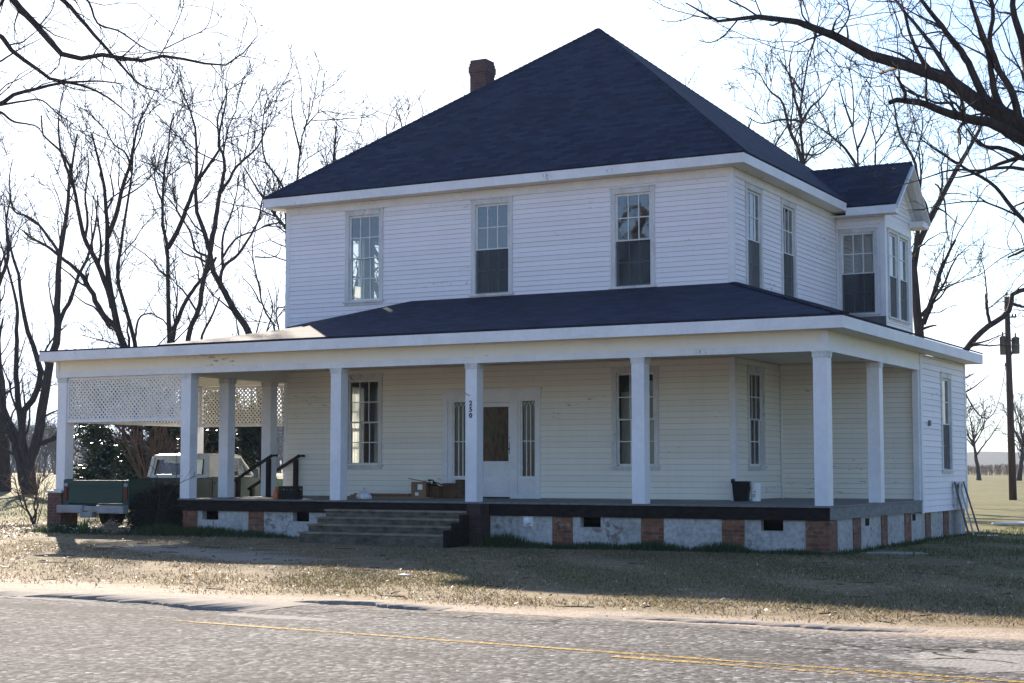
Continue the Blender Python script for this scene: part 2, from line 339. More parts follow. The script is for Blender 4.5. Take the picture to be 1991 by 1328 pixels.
# ------------------------------------------------------------------ ground
def sstep(a, b, x): t = np.clip((x - a) / (b - a), 0, 1); return t * t * (3 - 2 * t)
def gz(x, y):
    x = np.asarray(x, float); y = np.asarray(y, float)
    z = -0.85 + 0.5 * sstep(8, 60, y) * sstep(-8, -34, x)
    z = z + 0.10 * sstep(-6.5, -3.0, y) * sstep(-4, -10, x) * sstep(12, 2, y)
    z = z + 0.012 * np.sin(x * 1.3 + 0.4 * y) * np.sin(y * 0.9 + 1) * sstep(-15.6, -14.4, y)
    z = z - 0.006 * sstep(-15.9, -16.6, y)
    return z
def axis(breaks):
    out = []
    for a, b, st in breaks: out += list(np.arange(a, b, st))
    return np.array(out + [breaks[-1][1]])
gx = axis([(-2500, -300, 110), (-300, -80, 11), (-80, -28, 2), (-28, 16, 0.35), (16, 60, 2), (60, 300, 12), (300, 2500, 110)])
gy = axis([(-600, -60, 60), (-60, -26, 3), (-26, 12, 0.35), (12, 60, 2), (60, 300, 12), (300, 3000, 130)])
GX, GY = np.meshgrid(gx, gy); V = np.stack([GX.ravel(), GY.ravel(), gz(GX, GY).ravel()], 1)
nx, ny = len(gx), len(gy); idx = np.arange(nx * ny).reshape(ny, nx)
F = np.stack([idx[:-1, :-1].ravel(), idx[:-1, 1:].ravel(), idx[1:, 1:].ravel(), idx[1:, :-1].ravel()], 1)
def ground_mat():
    m, ns, ls, b = new_mat('lawn and dirt')
    tc = ns.new('ShaderNodeTexCoord'); o = tc.outputs['Object']
    sx = ns.new('ShaderNodeSeparateXYZ'); ls.new(o, sx.inputs[0]); X, Y = sx.outputs[0], sx.outputs[1]
    n1 = noise(ns, ls, o, 0.35, 5, 0.6); n2 = noise(ns, ls, o, 3.0, 5, 0.65); n3 = noise(ns, ls, o, 26, 4, 0.7); n4 = noise(ns, ls, o, 1.1, 4, 0.6)
    dry = mix(ns, ls, ramp(ns, ls, n2, [(0.3, 0.0), (0.7, 1.0)]), (0.145, 0.108, 0.058), (0.31, 0.235, 0.135))
    green = mix(ns, ls, ramp(ns, ls, n2, [(0.3, 0.0), (0.7, 1.0)]), (0.070, 0.082, 0.028), (0.185, 0.178, 0.062))
    # greener to the right and behind the house, drier along the road
    gm = math_n(ns, ls, 'ADD', math_n(ns, ls, 'MULTIPLY', X, 0.045), math_n(ns, ls, 'MULTIPLY', math_n(ns, ls, 'ADD', Y, 9.0), 0.03))
    by_ = ns.new('ShaderNodeMapRange'); by_.inputs[1].default_value = -3.5; by_.inputs[2].default_value = 6.0; by_.inputs[4].default_value = 0.8; ls.new(Y, by_.inputs[0]); gm = math_n(ns, ls, 'MAXIMUM', gm, math_n(ns, ls, 'SUBTRACT', by_.outputs[0], 0.05))
    gm = math_n(ns, ls, 'ADD', math_n(ns, ls, 'MINIMUM', gm, 0.75), math_n(ns, ls, 'MULTIPLY', math_n(ns, ls, 'SUBTRACT', n1, 0.5), 2.2), True)
    c = mix(ns, ls, gm, dry, green)
    # bare sand along the road edge, and a worn drive across the lawn
    e = math_n(ns, ls, 'ADD', Y, math_n(ns, ls, 'MULTIPLY', math_n(ns, ls, 'SUBTRACT', n4, 0.5), 1.1))
    e = math_n(ns, ls, 'ADD', e, math_n(ns, ls, 'MULTIPLY', math_n(ns, ls, 'SUBTRACT', n2, 0.5), 0.7))
    lw = math_n(ns, ls, 'MULTIPLY', math_n(ns, ls, 'MINIMUM', math_n(ns, ls, 'ADD', X, -1.0), 0.0), 0.16)   # the sand widens to the left
    e = math_n(ns, ls, 'ADD', e, lw)
    mr = ns.new('ShaderNodeMapRange'); mr.inputs[1].default_value = -15.35; mr.inputs[2].default_value = -15.95; ls.new(e, mr.inputs[0])
    sand = mix(ns, ls, n3, (0.30, 0.235, 0.175), (0.54, 0.43, 0.325))
    sand = mix(ns, ls, ramp(ns, ls, n2, [(0.5, 0.0), (0.75, 0.55)]), sand, (0.30, 0.215, 0.13))
    c = mix(ns, ls, mr.outputs[0], c, sand)
    # drive: distance from the line through (-9.5,-4) and (-4,-11)
    d = math_n(ns, ls, 'ADD', math_n(ns, ls, 'MULTIPLY', math_n(ns, ls, 'ADD', X, 7.0), 0.42), math_n(ns, ls, 'MULTIPLY', math_n(ns, ls, 'ADD', Y, 8.4), 0.907))
    d = math_n(ns, ls, 'ADD', math_n(ns, ls, 'ABSOLUTE', d), math_n(ns, ls, 'MULTIPLY', math_n(ns, ls, 'SUBTRACT', n4, 0.5), 2.6))
    mr2 = ns.new('ShaderNodeMapRange'); mr2.inputs[1].default_value = 1.0; mr2.inputs[2].default_value = 0.35; ls.new(d, mr2.inputs[0])
    lim = ns.new('ShaderNodeMapRange'); lim.inputs[1].default_value = -3.0; lim.inputs[2].default_value = -4.8; ls.new(X, lim.inputs[0])
    lim2 = ns.new('ShaderNodeMapRange'); lim2.inputs[1].default_value = -11.0; lim2.inputs[2].default_value = -9.4; ls.new(X, lim2.inputs[0])
    c = mix(ns, ls, math_n(ns, ls, 'MULTIPLY', mr2.outputs[0], math_n(ns, ls, 'MULTIPLY', lim.outputs[0], math_n(ns, ls, 'MULTIPLY', lim2.outputs[0], 0.8))), c, mix(ns, ls, n3, (0.24, 0.20, 0.15), (0.42, 0.36, 0.28)))
    fine = ramp(ns, ls, n3, [(0.25, 0.62), (0.75, 1.3)])
    c = mix(ns, ls, 1.0, c, fine, 'MULTIPLY')
    ls.new(c, b.inputs['Base Color']); b.inputs['Roughness'].default_value = 0.9; b.inputs['Specular IOR Level'].default_value = 0.15
    bump(ns, ls, b, math_n(ns, ls, 'ADD', n3, math_n(ns, ls, 'MULTIPLY', n2, 2.0)), 0.8, 0.035)
    return m
ground = np_obj('ground', V, F, ground_mat(), smooth=True); ground['kind'] = 'structure'

# road: one sheet 4 mm proud of the ground, with a ragged near-house edge
def asphalt_mat():
    m, ns, ls, b = new_mat('worn asphalt')
    tc = ns.new('ShaderNodeTexCoord'); o = tc.outputs['Object']
    sx = ns.new('ShaderNodeSeparateXYZ'); ls.new(o, sx.inputs[0]); X, Y = sx.outputs[0], sx.outputs[1]
    st = texco(ns, ls, (0.35, 1.6, 1))
    n1 = noise(ns, ls, st, 0.7, 5, 0.6); n2 = noise(ns, ls, o, 4, 5, 0.65); n3 = noise(ns, ls, o, 16, 4, 0.8)
    vo = ns.new('ShaderNodeTexVoronoi'); vo.inputs['Scale'].default_value = 24; ls.new(o, vo.inputs['Vector'])
    agg = ramp(ns, ls, vo.outputs['Color'], [(0.15, 0.35), (0.6, 1.0), (0.85, 2.0), (0.97, 3.4)])
    c = mix(ns, ls, ramp(ns, ls, n1, [(0.3, 0.0), (0.7, 1.0)]), (0.075, 0.072, 0.070), (0.135, 0.13, 0.125))
    c = mix(ns, ls, 1.0, c, agg, 'MULTIPLY')
    c = mix(ns, ls, 1.0, c, ramp(ns, ls, n3, [(0.3, 0.4), (0.7, 1.6)]), 'MULTIPLY')
    def blob(cx, cy, rx, ry, wob=0.9):
        dx = math_n(ns, ls, 'DIVIDE', math_n(ns, ls, 'SUBTRACT', X, cx), rx); dy = math_n(ns, ls, 'DIVIDE', math_n(ns, ls, 'SUBTRACT', Y, cy), ry)
        r = math_n(ns, ls, 'SQRT', math_n(ns, ls, 'ADD', math_n(ns, ls, 'MULTIPLY', dx, dx), math_n(ns, ls, 'MULTIPLY', dy, dy)))
        r = math_n(ns, ls, 'ADD', r, math_n(ns, ls, 'MULTIPLY', math_n(ns, ls, 'SUBTRACT', n2, 0.5), wob))
        q = ns.new('ShaderNodeMapRange'); q.inputs[1].default_value = 1.0; q.inputs[2].default_value = 0.75; ls.new(r, q.inputs[0]); return q.outputs[0]
    pale = math_n(ns, ls, 'MAXIMUM', blob(8.95, -18.1, 0.85, 0.8, 1.3), math_n(ns, ls, 'MAXIMUM', blob(1.7, -17.85, 0.9, 0.16, 1.4), blob(-2.0, -17.32, 1.5, 0.14, 1.4)))
    c = mix(ns, ls, math_n(ns, ls, 'MULTIPLY', pale, 0.65), c, (0.33, 0.31, 0.28))
    # sand dusted over the edge
    e = math_n(ns, ls, 'ADD', Y, math_n(ns, ls, 'MULTIPLY', math_n(ns, ls, 'SUBTRACT', n1, 0.5), 1.4))
    e = math_n(ns, ls, 'ADD', e, math_n(ns, ls, 'MULTIPLY', math_n(ns, ls, 'SUBTRACT', n3, 0.5), 0.5))
    du = ns.new('ShaderNodeMapRange'); du.inputs[1].default_value = -16.75; du.inputs[2].default_value = -16.1; ls.new(e, du.inputs[0])
    c = mix(ns, ls, math_n(ns, ls, 'MULTIPLY', du.outputs[0], 0.7), c, (0.44, 0.35, 0.26))
    # cracks: crazed inside the broken patches, long ones near the edge
    wob = ns.new('ShaderNodeMix'); wob.data_type = 'RGBA'; wob.blend_type = 'ADD'; wob.inputs[0].default_value = 0.35
    nw = ns.new('ShaderNodeTexNoise'); nw.inputs['Scale'].default_value = 3.0; ls.new(o, nw.inputs['Vector'])
    stc = texco(ns, ls, (0.8, 1.7, 1)); ls.new(stc, wob.inputs[6]); ls.new(nw.outputs['Color'], wob.inputs[7])
    vc = ns.new('ShaderNodeTexVoronoi'); vc.feature = 'DISTANCE_TO_EDGE'; vc.inputs['Scale'].default_value = 1.15; ls.new(wob.outputs[2], vc.inputs['Vector'])
    crack = ramp(ns, ls, vc.outputs['Distance'], [(0.010, 1.0), (0.035, 0.0)])
    edge_band = blob(0.0, -17.0, 7.5, 0.55, 0.9)
    where = math_n(ns, ls, 'MAXIMUM', blob(8.4, -17.75, 1.5, 0.75), math_n(ns, ls, 'MULTIPLY', edge_band, ramp(ns, ls, n1, [(0.42, 0.0), (0.5, 1.0)])))
    crack = math_n(ns, ls, 'MULTIPLY', crack, where)
    def seg(x0, x1, y0, slope, hw_):
        yy = math_n(ns, ls, 'SUBTRACT', math_n(ns, ls, 'SUBTRACT', Y, y0 - slope * x0), math_n(ns, ls, 'MULTIPLY', X, slope))
        yy = math_n(ns, ls, 'ADD', yy, math_n(ns, ls, 'MULTIPLY', math_n(ns, ls, 'SUBTRACT', n2, 0.5), 0.28))
        w_ = math_n(ns, ls, 'MULTIPLY', math_n(ns, ls, 'SUBTRACT', n3, 0.25), hw_ * 3.2)
        a_ = math_n(ns, ls, 'LESS_THAN', math_n(ns, ls, 'ABSOLUTE', yy), w_)
        return math_n(ns, ls, 'MULTIPLY', a_, math_n(ns, ls, 'MULTIPLY', math_n(ns, ls, 'GREATER_THAN', X, x0), math_n(ns, ls, 'LESS_THAN', X, x1)))
    for a_ in ((-6.0, -1.0, -17.17, 0.0, 0.05), (-1.4, 1.05, -17.02, -0.25, 0.035), (0.3, 1.1, -17.58, -0.05, 0.035), (0.85, 2.7, -16.34, -0.03, 0.045), (-5, -1.2, -17.47, 0.0, 0.03), (2.7, 5.5, -16.4, 0.03, 0.02), (5.2, 8.0, -16.25, 0.0, 0.03), (8.0, 9.6, -17.5, 0.3, 0.03), (8.1, 8.9, -18.0, 0.9, 0.03), (8.8, 9.6, -19.2, 0.9, 0.03)):
        crack = math_n(ns, ls, 'MAXIMUM', crack, seg(*a_))
    c = mix(ns, ls, crack, c, (0.012, 0.011, 0.010))
    dark = math_n(ns, ls, 'MULTIPLY', blob(-0.9, -18.1, 2.6, 0.32, 1.1), 0.55)
    c = mix(ns, ls, dark, c, (0.05, 0.048, 0.045))
    ls.new(c, b.inputs['Base Color']); b.inputs['Roughness'].default_value = 0.95; b.inputs['Specular IOR Level'].default_value = 0.08
    h = math_n(ns, ls, 'ADD', math_n(ns, ls, 'MULTIPLY', vo.outputs['Distance'], -1.0), math_n(ns, ls, 'MULTIPLY', n3, 0.6))
    h = math_n(ns, ls, 'SUBTRACT', h, math_n(ns, ls, 'MULTIPLY', crack, 3.0))
    bump(ns, ls, b, h, 0.6, 0.014)
    return m
rx = np.concatenate([np.arange(-400, -30, 10.0), np.arange(-30, 30, 0.12), np.arange(30, 401, 10.0)])
rr = np.random.RandomState(3)
def wob1(x, seed, sc):
    q = np.random.RandomState(seed); s = 0
    for k in range(7): s = s + np.sin(x * sc * (1.9 ** k) + q.rand() * 6.3) / (1.55 ** k)
    return s
edge = -16.25 + 0.09 * wob1(rx, 5, 0.5)
rows = np.stack([edge, edge * 0 - 17.2, edge * 0 - 19.2, edge * 0 - 22.6, edge * 0 - 23.0 + 0.08 * wob1(rx, 9, 0.5)], 1)
rows[:, 0] += 0.04 * rr.randn(len(rx)); ROADZ = -0.852
V = np.stack([np.repeat(rx, 5), rows.ravel(), np.full(rows.size, ROADZ)], 1)
V[::5, 2] = -0.8545; V[4::5, 2] = -0.8545
i = np.arange(len(rx) - 1)[:, None] * 5 + np.arange(4)[None]; i = i.ravel()
road = np_obj('road', V, np.stack([i, i + 1, i + 6, i + 5], 1)[:, ::-1], asphalt_mat()); road['kind'] = 'structure'
M['apron'] = mottled('sandy old asphalt', (0.13, 0.12, 0.11), (0.36, 0.31, 0.26), 5, 0.92, 22, 0.6, (0.6, 1.6, 1), spec=0.08, fine=0.55)
def apron(name, x0, x1, edge_pts, far, hmax, seed):
    q = np.random.RandomState(seed); xs = np.arange(x0, x1, 0.03); n = len(xs)
    ye = np.interp(xs, *zip(*edge_pts)) + 0.05 * wob1(xs, seed, 2.3) + 0.006 * q.randn(n); h = hmax * np.clip(0.55 + 0.38 * wob1(xs, seed + 1, 1.1), 0.0, 1.0) * np.clip((x1 - xs) / 0.5, 0, 1) * np.clip((xs - x0) / 0.5, 0, 1)
    g = ROADZ + 0.004; rows_ = [np.stack([xs, ye - 0.01, xs * 0 + ROADZ - 0.001], 1), np.stack([xs, ye, ROADZ + h], 1), np.stack([xs, ye * 0.5 + far * 0.5, g + h * 0.75], 1), np.stack([xs, xs * 0 + far, xs * 0 + ROADZ - 0.006], 1)]
    k = np.arange(n - 1); F_ = np.concatenate([np.stack([k + r * n, k + 1 + r * n, k + 1 + (r + 1) * n, k + (r + 1) * n], 1) for r in range(3)])
    o = np_obj(name, np.concatenate(rows_), F_, 'apron'); o['kind'] = 'structure'
apron('road_edge', -9.0, 1.2, [(-9, -17.1), (-1.2, -17.17), (-0.3, -17.25), (0.4, -17.58), (1.2, -17.66)], -16.05, 0.034, 4)
apron('road_edge', 0.75, 2.8, [(0.8, -16.33), (1.7, -16.28), (2.8, -16.43)], -15.85, 0.034, 8)
apron('road_edge', 4.5, 7.9, [(4.5, -16.35), (7.9, -16.3)], -15.85, 0.022, 12)
def line_mat():
    m, ns, ls, b = new_mat('worn yellow paint'); out = ns['Material Output']; o = texco(ns, ls)
    vo = ns.new('ShaderNodeTexVoronoi'); vo.inputs['Scale'].default_value = 34; ls.new(o, vo.inputs['Vector'])
    ls.new(mix(ns, ls, ramp(ns, ls, vo.outputs['Color'], [(0.2, 0.0), (0.8, 1.0)]), (0.22, 0.13, 0.03), (0.50, 0.32, 0.075)), b.inputs['Base Color']); b.inputs['Roughness'].default_value = 0.85; b.inputs['Specular IOR Level'].default_value = 0.1
    tr = ns.new('ShaderNodeBsdfTransparent'); s = ns.new('ShaderNodeMixShader')
    f = math_n(ns, ls, 'ADD', noise(ns, ls, o, 22, 4, 0.7), math_n(ns, ls, 'MULTIPLY', math_n(ns, ls, 'SUBTRACT', noise(ns, ls, o, 0.6, 3), 0.5), 0.5))
    sx = ns.new('ShaderNodeSeparateXYZ'); ls.new(o, sx.inputs[0]); mrx = ns.new('ShaderNodeMapRange'); mrx.inputs[1].default_value = -0.5; mrx.inputs[2].default_value = 2.2; mrx.inputs[3].default_value = -0.12; mrx.inputs[4].default_value = 0.02; ls.new(sx.outputs[0], mrx.inputs[0]); f = math_n(ns, ls, 'ADD', f, mrx.outputs[0])
    ls.new(ramp(ns, ls, f, [(0.42, 0.0), (0.52, 1.0)]), s.inputs[0]); ls.new(tr.outputs[0], s.inputs[1]); ls.new(b.outputs[0], s.inputs[2]); ls.new(s.outputs[0], out.inputs['Surface'])
    bump(ns, ls, b, math_n(ns, ls, 'MULTIPLY', vo.outputs['Distance'], -1.0), 0.6, 0.012)
    return m
M['line'] = line_mat()
def stripe(x0, x1, off):
    xs = np.arange(x0, x1, 0.2); yc = -18.60 - 0.082 * np.maximum(xs - 0.2, 0) + 0.01 * np.minimum(xs - 0.2, 0) + off
    w = 0.048 + 0.008 * np.sin(xs * 3.1); V = np.concatenate([np.stack([xs, yc - w, xs * 0 + ROADZ + 0.004], 1), np.stack([xs, yc + w, xs * 0 + ROADZ + 0.004], 1)])
    k = np.arange(len(xs) - 1); n = len(xs); return V, np.stack([k, k + 1, k + n + 1, k + n], 1)
for a, b_, off in ((-25, 60, 0.0), (6.2, 60, -0.24)):
    o = np_obj('road_marking', *stripe(a, b_, off), 'line'); o['kind'] = 'structure'

# ------------------------------------------------------------------ the house (z = 0 at the porch floor)
WL, DB, ZS, ZE = -11.41, 11.10, 6.93, 7.14        # left wall x, back wall y, soffit, eave
PF, XR, YW, YB = -3.65, 3.11, 2.83, 7.17          # porch front y, porch/wing right x, wing front y, bay front y
WB = 7.0                                           # wing back y
house = empty('farmhouse', (-5.7, 3.0, -0.85), 'two-storey white clapboard farmhouse with dark hip roof and wraparound porch on brick piers', 'house')
fr_front = lambda s, t, d: (s, -d, t)
fr_right = lambda s, t, d: (d, s, t)
fr_left = lambda s, t, d: (WL - d, s, t)
fr_back = lambda s, t, d: (s, DB + d, t)
fr_bay = lambda s, t, d: (s, YB - d, t)
fr_bayside = lambda s, t, d: (1.22 + d, s, t)
fr_wing = lambda s, t, d: (XR + d, s, t)
fr_wingfront = lambda s, t, d: (s, YW - d, t)
fr_gable = lambda s, t, d: (1.22 + d, s, t)

def cut(intervals, holes):
    out = []
    for a, b in intervals:
        segs = [(a, b)]
        for h0, h1 in holes:
            nx_ = []
            for p, q in segs:
                if h1 <= p or h0 >= q: nx_.append((p, q)); continue
                if h0 > p: nx_.append((p, h0))
                if h1 < q: nx_.append((h1, q))
            segs = nx_
        out += segs
    return out
def siding(f, s0, s1, t0, t1, holes=(), expo=0.108, lim=None, seed=1, lip=0.019):
    """lapped boards: each a slanted face with a lip under it, broken into random lengths and cut round the openings"""
    mb = MB(); r = random.Random(seed); t = t0
    while t < t1 - 0.01:
        u = min(t + expo, t1); a, b = (s0, s1) if lim is None else lim(t + 0.5 * (u - t))
        segs = cut([(a, b)], [(h[0], h[1]) for h in holes if h[2] < u - 0.02 and h[3] > t + 0.02])
        for p, q in segs:
            if q - p < 0.01: continue
            x = p
            while x < q:
                e = min(q, x + r.uniform(2.4, 4.8));
                if q - e < 0.5: e = q
                j = r.uniform(-0.0025, 0.0025); k0, k1 = r.uniform(-0.0015, 0.0015), r.uniform(-0.0015, 0.0015)
                g = 0.0012
                mb.quad(f(x + g, t + k0, lip + j), f(e - g, t + k1, lip + j), f(e - g, u + 0.008, 0.003 + j), f(x + g, u + 0.008, 0.003 + j))
                mb.quad(f(x + g, t + k0, 0.0), f(e - g, t + k1, 0.0), f(e - g, t + k1, lip + j), f(x + g, t + k0, lip + j))
                mb.quad(f(x + g, t + k0 - 0.006, 0.0085), f(e - g, t + k1 - 0.006, 0.0085), f(e - g, t + k1, 0.0095), f(x + g, t + k0, 0.0095)); mb.mi.append((len(mb.f) - 1, 1))  # thin strip coloured dark as the shade line below the lip
                x = e
        t = u
    return mb
def slab(f, s0, s1, t0, t1, holes=(), d0=-0.14, d1=-0.004):
    """wall thickness behind the boards, with the openings left open"""
    mb = MB(); ss = sorted({s0, s1, *[min(max(h[k], s0), s1) for h in holes for k in (0, 1)]}); ts = sorted({t0, t1, *[min(max(h[k], t0), t1) for h in holes for k in (2, 3)]})
    for a, b in zip(ss, ss[1:]):
        for c, d in zip(ts, ts[1:]):
            m_, n_ = (a + b) / 2, (c + d) / 2
            if any(h[0] < m_ < h[1] and h[2] < n_ < h[3] for h in holes): continue
            for dd in (d0, d1): mb.quad(f(a, c, dd), f(b, c, dd), f(b, d, dd), f(a, d, dd))
    for h in holes:
        for (a, c), (b, d) in (((h[0], h[2]), (h[1], h[2])), ((h[1], h[2]), (h[1], h[3])), ((h[1], h[3]), (h[0], h[3])), ((h[0], h[3]), (h[0], h[2]))):
            mb.quad(f(a, c, d0), f(b, d, d0), f(b, d, d1), f(a, c, d1))
    return mb

def window(f, s0, s1, t0, t1, label=None, low=False, screen=True, cols=3, rail=0.5, casing=0.10, glass='glass', muntin_low=True, sill=True):
    """sash window in the opening s0..s1, t0..t1 of the glass; child of the house, with casing, two sashes, panes and a screen"""
    c = casing; mb = MB()
    o0, o1 = s0 - 0.045, s1 + 0.045; b0, b1 = t0 - 0.05, t1 + 0.05
    mb.box(o0 - c, o0, b0 - 0.0, b1, -0.012, 0.034, f); mb.box(o1, o1 + c, b0 - 0.0, b1, -0.012, 0.034, f)
    mb.box(o0 - c - 0.006, o1 + c + 0.006, b1, b1 + c + 0.01, -0.012, 0.037, f); mb.box(o0 - c - 0.02, o1 + c + 0.02, b1 + c + 0.01, b1 + c + 0.035, -0.01, 0.055, f)
    if sill:
        mb.box(o0 - c - 0.03, o1 + c + 0.03, b0 - 0.045, b0, -0.10, 0.065, f); mb.box(o0 - c, o1 + c, b0 - 0.10, b0 - 0.045, -0.01, 0.03, f)
    w = obj('window', mb, 'trim_old', house)
    if label: w['label'] = label
    jb = MB()
    jb.box(o0 - 0.02, o0 + 0.004, b0, b1, -0.16, 0.028, f); jb.box(o1 - 0.004, o1 + 0.02, b0, b1, -0.16, 0.028, f); jb.box(o0 + 0.004, o1 - 0.004, b1 - 0.004, b1 + 0.02, -0.16, 0.028, f)
    obj('jamb', jb, 'sash', w)
    tm = t0 + (t1 - t0) * rail; mw = 0.011
    for part, (a, b, dd) in (('upper', (tm, t1, -0.035)), ('lower', (t0, tm, -0.075))):
        sb = MB(); fw = 0.042
        sb.box(o0 + 0.004, s0, a - 0.02, b + 0.045, dd - 0.02, dd + 0.018, f); sb.box(s1, o1 - 0.004, a - 0.02, b + 0.045, dd - 0.02, dd + 0.018, f)
        sb.box(s0, s1, b, b + (0.045 if part == 'upper' else 0.02), dd - 0.02, dd + 0.018, f); sb.box(s0, s1, a - (0.02 if part == 'upper' else 0.05), a, dd - 0.02, dd + 0.018, f)
        for k in range(1, cols):
            x = s0 + (s1 - s0) * k / cols; sb.box(x - mw, x + mw, a, b, dd - 0.012, dd + 0.013, f)
        z = (a + b) / 2
        for k in range(cols):
            x0_, x1_ = s0 + (s1 - s0) * k / cols + (mw if k else 0), s0 + (s1 - s0) * (k + 1) / cols - (mw if k < cols - 1 else 0)
            sb.box(x0_, x1_, z - mw, z + mw, dd - 0.012, dd + 0.013, f)
        obj('sash', sb, 'sash', w)
        pb = MB(); pb.quad(f(s0, a, dd), f(s1, a, dd), f(s1, b, dd), f(s0, b, dd)); obj('pane', pb, glass, w)
    if screen:
        sc = MB(); sc.quad(f(s0 - 0.03, t0 - 0.03, -0.018), f(s1 + 0.03, t0 - 0.03, -0.018), f(s1 + 0.03, tm - 0.012, -0.018), f(s0 - 0.03, tm - 0.012, -0.018)); obj('screen', sc, 'screen', w)
    return w
def hole(s0, s1, t0, t1): return (s0 - 0.05, s1 + 0.05, t0 - 0.055, t1 + 0.055)

W1 = (-9.55, -8.78, 4.63, 6.56); W2 = (-6.11, -5.34, 4.62, 6.56); W3 = (-2.63, -1.89, 4.60, 6.52)
G1 = (-9.54, -8.77, 0.79, 2.67); G2 = (-2.63, -1.83, 0.76, 2.65); DOOR = (-6.88, -4.60, 0.0, 2.24)
SW1 = (0.88, 1.64, 4.55, 6.56); SW2 = (3.18, 3.92, 4.52, 6.56); G3 = (0.88, 1.62, 0.76, 2.65)
BF = (0.19, 0.93, 4.50, 6.40); B1 = (7.55, 8.24, 4.42, 6.42); B2 = (8.53, 9.22, 4.42, 6.42)
WW = (4.74, 5.44, 0.69, 2.64)
L1 = (2.35, 3.07, 4.60, 6.52); L2 = (3.63, 4.35, 4.60, 6.52); L3 = (2.33, 3.05, 0.79, 2.67); L4 = (3.7, 4.4, 0.79, 2.67); BK = (-10.2, -9.3, 0.8, 2.65)
front_holes = [hole(*w) for w in (W1, W2, W3, G1, G2)] + [DOOR]
right_holes = [hole(*w) for w in (SW1, SW2, G3)]
left_holes = [hole(*w) for w in (L1, L2, L3)]

# walls: part 'wall' per face, boards outside and plaster inside
for nm, f, s0, s1, holes, t0 in (('front', fr_front, WL, 0.0, front_holes, 0.02), ('right', fr_right, 0.0, DB, right_holes, 0.02), ('left', fr_left, 0.0, DB, left_holes, -0.28), ('back', fr_back, WL, 0.0, [hole(*BK)], -0.28)):
    lo = siding(f, s0, s1, t0, 2.96, holes, seed=len(nm), expo=0.122 if nm in ('front', 'right') else 0.108)
    wl = obj('wall', lo, 'siding_low' if nm in ('front', 'right') else 'siding', house)
    hi = siding(f, s0, s1, 3.40 if nm in ('front', 'right') else 2.96, ZS, holes, seed=3 + len(nm)); obj('wall', hi, 'siding', house)
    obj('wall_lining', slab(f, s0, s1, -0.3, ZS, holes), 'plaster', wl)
for f, s, w in ((fr_front, (-0.10, 0.022), 1), (fr_right, (0.0, 0.10), 1), (fr_front, (WL - 0.022, WL + 0.09), 1), (fr_left, (0.0, 0.09), 1)):
    mb = MB(); mb.box(s[0], s[1], 3.45 if f in (fr_front, fr_right) and s[1] < 0.2 and s[0] > -1 else 0.0, ZS, -0.002, 0.024, f)
    if f in (fr_front, fr_right) and s[0] > -1: mb.box(s[0], s[1], 0.0, 2.95, -0.002, 0.024, f)
    obj('corner_board', mb, 'trim', house)
mb = MB(); mb.box(WL + 0.09, -0.10, ZS - 0.17, ZS, 0.0, 0.028, fr_front); mb.box(0.10, YB - 0.02, ZS - 0.17, ZS, 0.0, 0.028, fr_right); obj('frieze', mb, 'trim', house)
# wing and bay
obj('wing_wall', siding(fr_wing, YW, WB, -0.27, 3.1, [hole(*WW)], 0.128, seed=21), 'siding', house)
obj('wing_wall', siding(fr_wingfront, 0.02, XR, 0.02, 2.96, (), seed=22), 'siding_low', house)
mb = slab(fr_wing, YW, WB, -0.27, 3.1, [hole(*WW)]); m2 = slab(fr_wingfront, 0.0, XR, -0.27, 3.1); mb.f += [tuple(i + len(mb.v) for i in q) for q in m2.f]; mb.v += m2.v
mb.box(0, XR, WB - 0.1, WB - 0.004, -0.27, 3.1); obj('wall_lining', mb, 'plaster', house)
mb = MB(); mb.box(YW - 0.022, YW + 0.10, -0.29, 3.10, 0.0, 0.026, fr_wing); mb.box(XR - 0.12, XR, 0.0, 2.96, 0.0, 0.024, fr_wingfront); obj('corner_board', mb, 'trim', house); mb = MB(); mb.box(WB - 0.10, WB + 0.015, -0.29, 3.1, 0.0, 0.026, fr_wing); obj('corner_board', mb, 'trim', house); mb = MB()
mb.box(0.024, 0.06, 0.0, 2.95, 0.0, 0.03, fr_wingfront); obj('corner_board', mb, 'trim', house)
bay = obj('bay', siding(fr_bay, 0.0, 1.22, 6.52, 6.80, [], 0.108, seed=31), 'siding', house)
mb = slab(fr_bay, 0.0, 1.22, 4.12, 6.85, [hole(*BF)], -0.12, 0.0); m2 = slab(fr_bayside, YB, 9.63, 4.12, 6.85, [hole(*B1), hole(*B2)], -0.12, 0.0); mb.f += [tuple(i + len(mb.v) for i in q) for q in m2.f]; mb.v += m2.v
mb.box(0, 1.2, 9.50, 9.63, 4.12, 6.85); mb.box(0.0, 1.2, YB + 0.13, 9.5, 4.12, 4.2); obj('bay_wall', mb, 'trim', bay)
obj('bay_apron', siding(fr_bayside, YB + 0.06, 9.63, 4.12, 4.33, [], 0.105, seed=33), 'siding', bay)
mb = MB(); mb.box(YB - 0.026, YB + 0.08, 4.12, 6.82, 0.001, 0.028, fr_bayside); mb.box(1.12, 1.22, 4.36, 6.82, 0.001, 0.026, fr_bay); mb.box(0.024, 0.09, 4.36, 6.8, 0.001, 0.026, fr_bay); mb.box(9.55, 9.64, 4.12, 6.82, 0.001, 0.028, fr_bayside)
mb.box(8.33, 8.44, 4.35, 6.5, 0.001, 0.03, fr_bayside); mb.box(YB + 0.08, 9.55, 6.55, 6.82, 0.001, 0.022, fr_bayside); obj('bay_trim', mb, 'trim', bay)
mb = MB(); mb.box(0.09, 1.24, 4.10, 4.36, 0.001, 0.03, fr_bay); obj('flashing', mb, 'galv', bay)

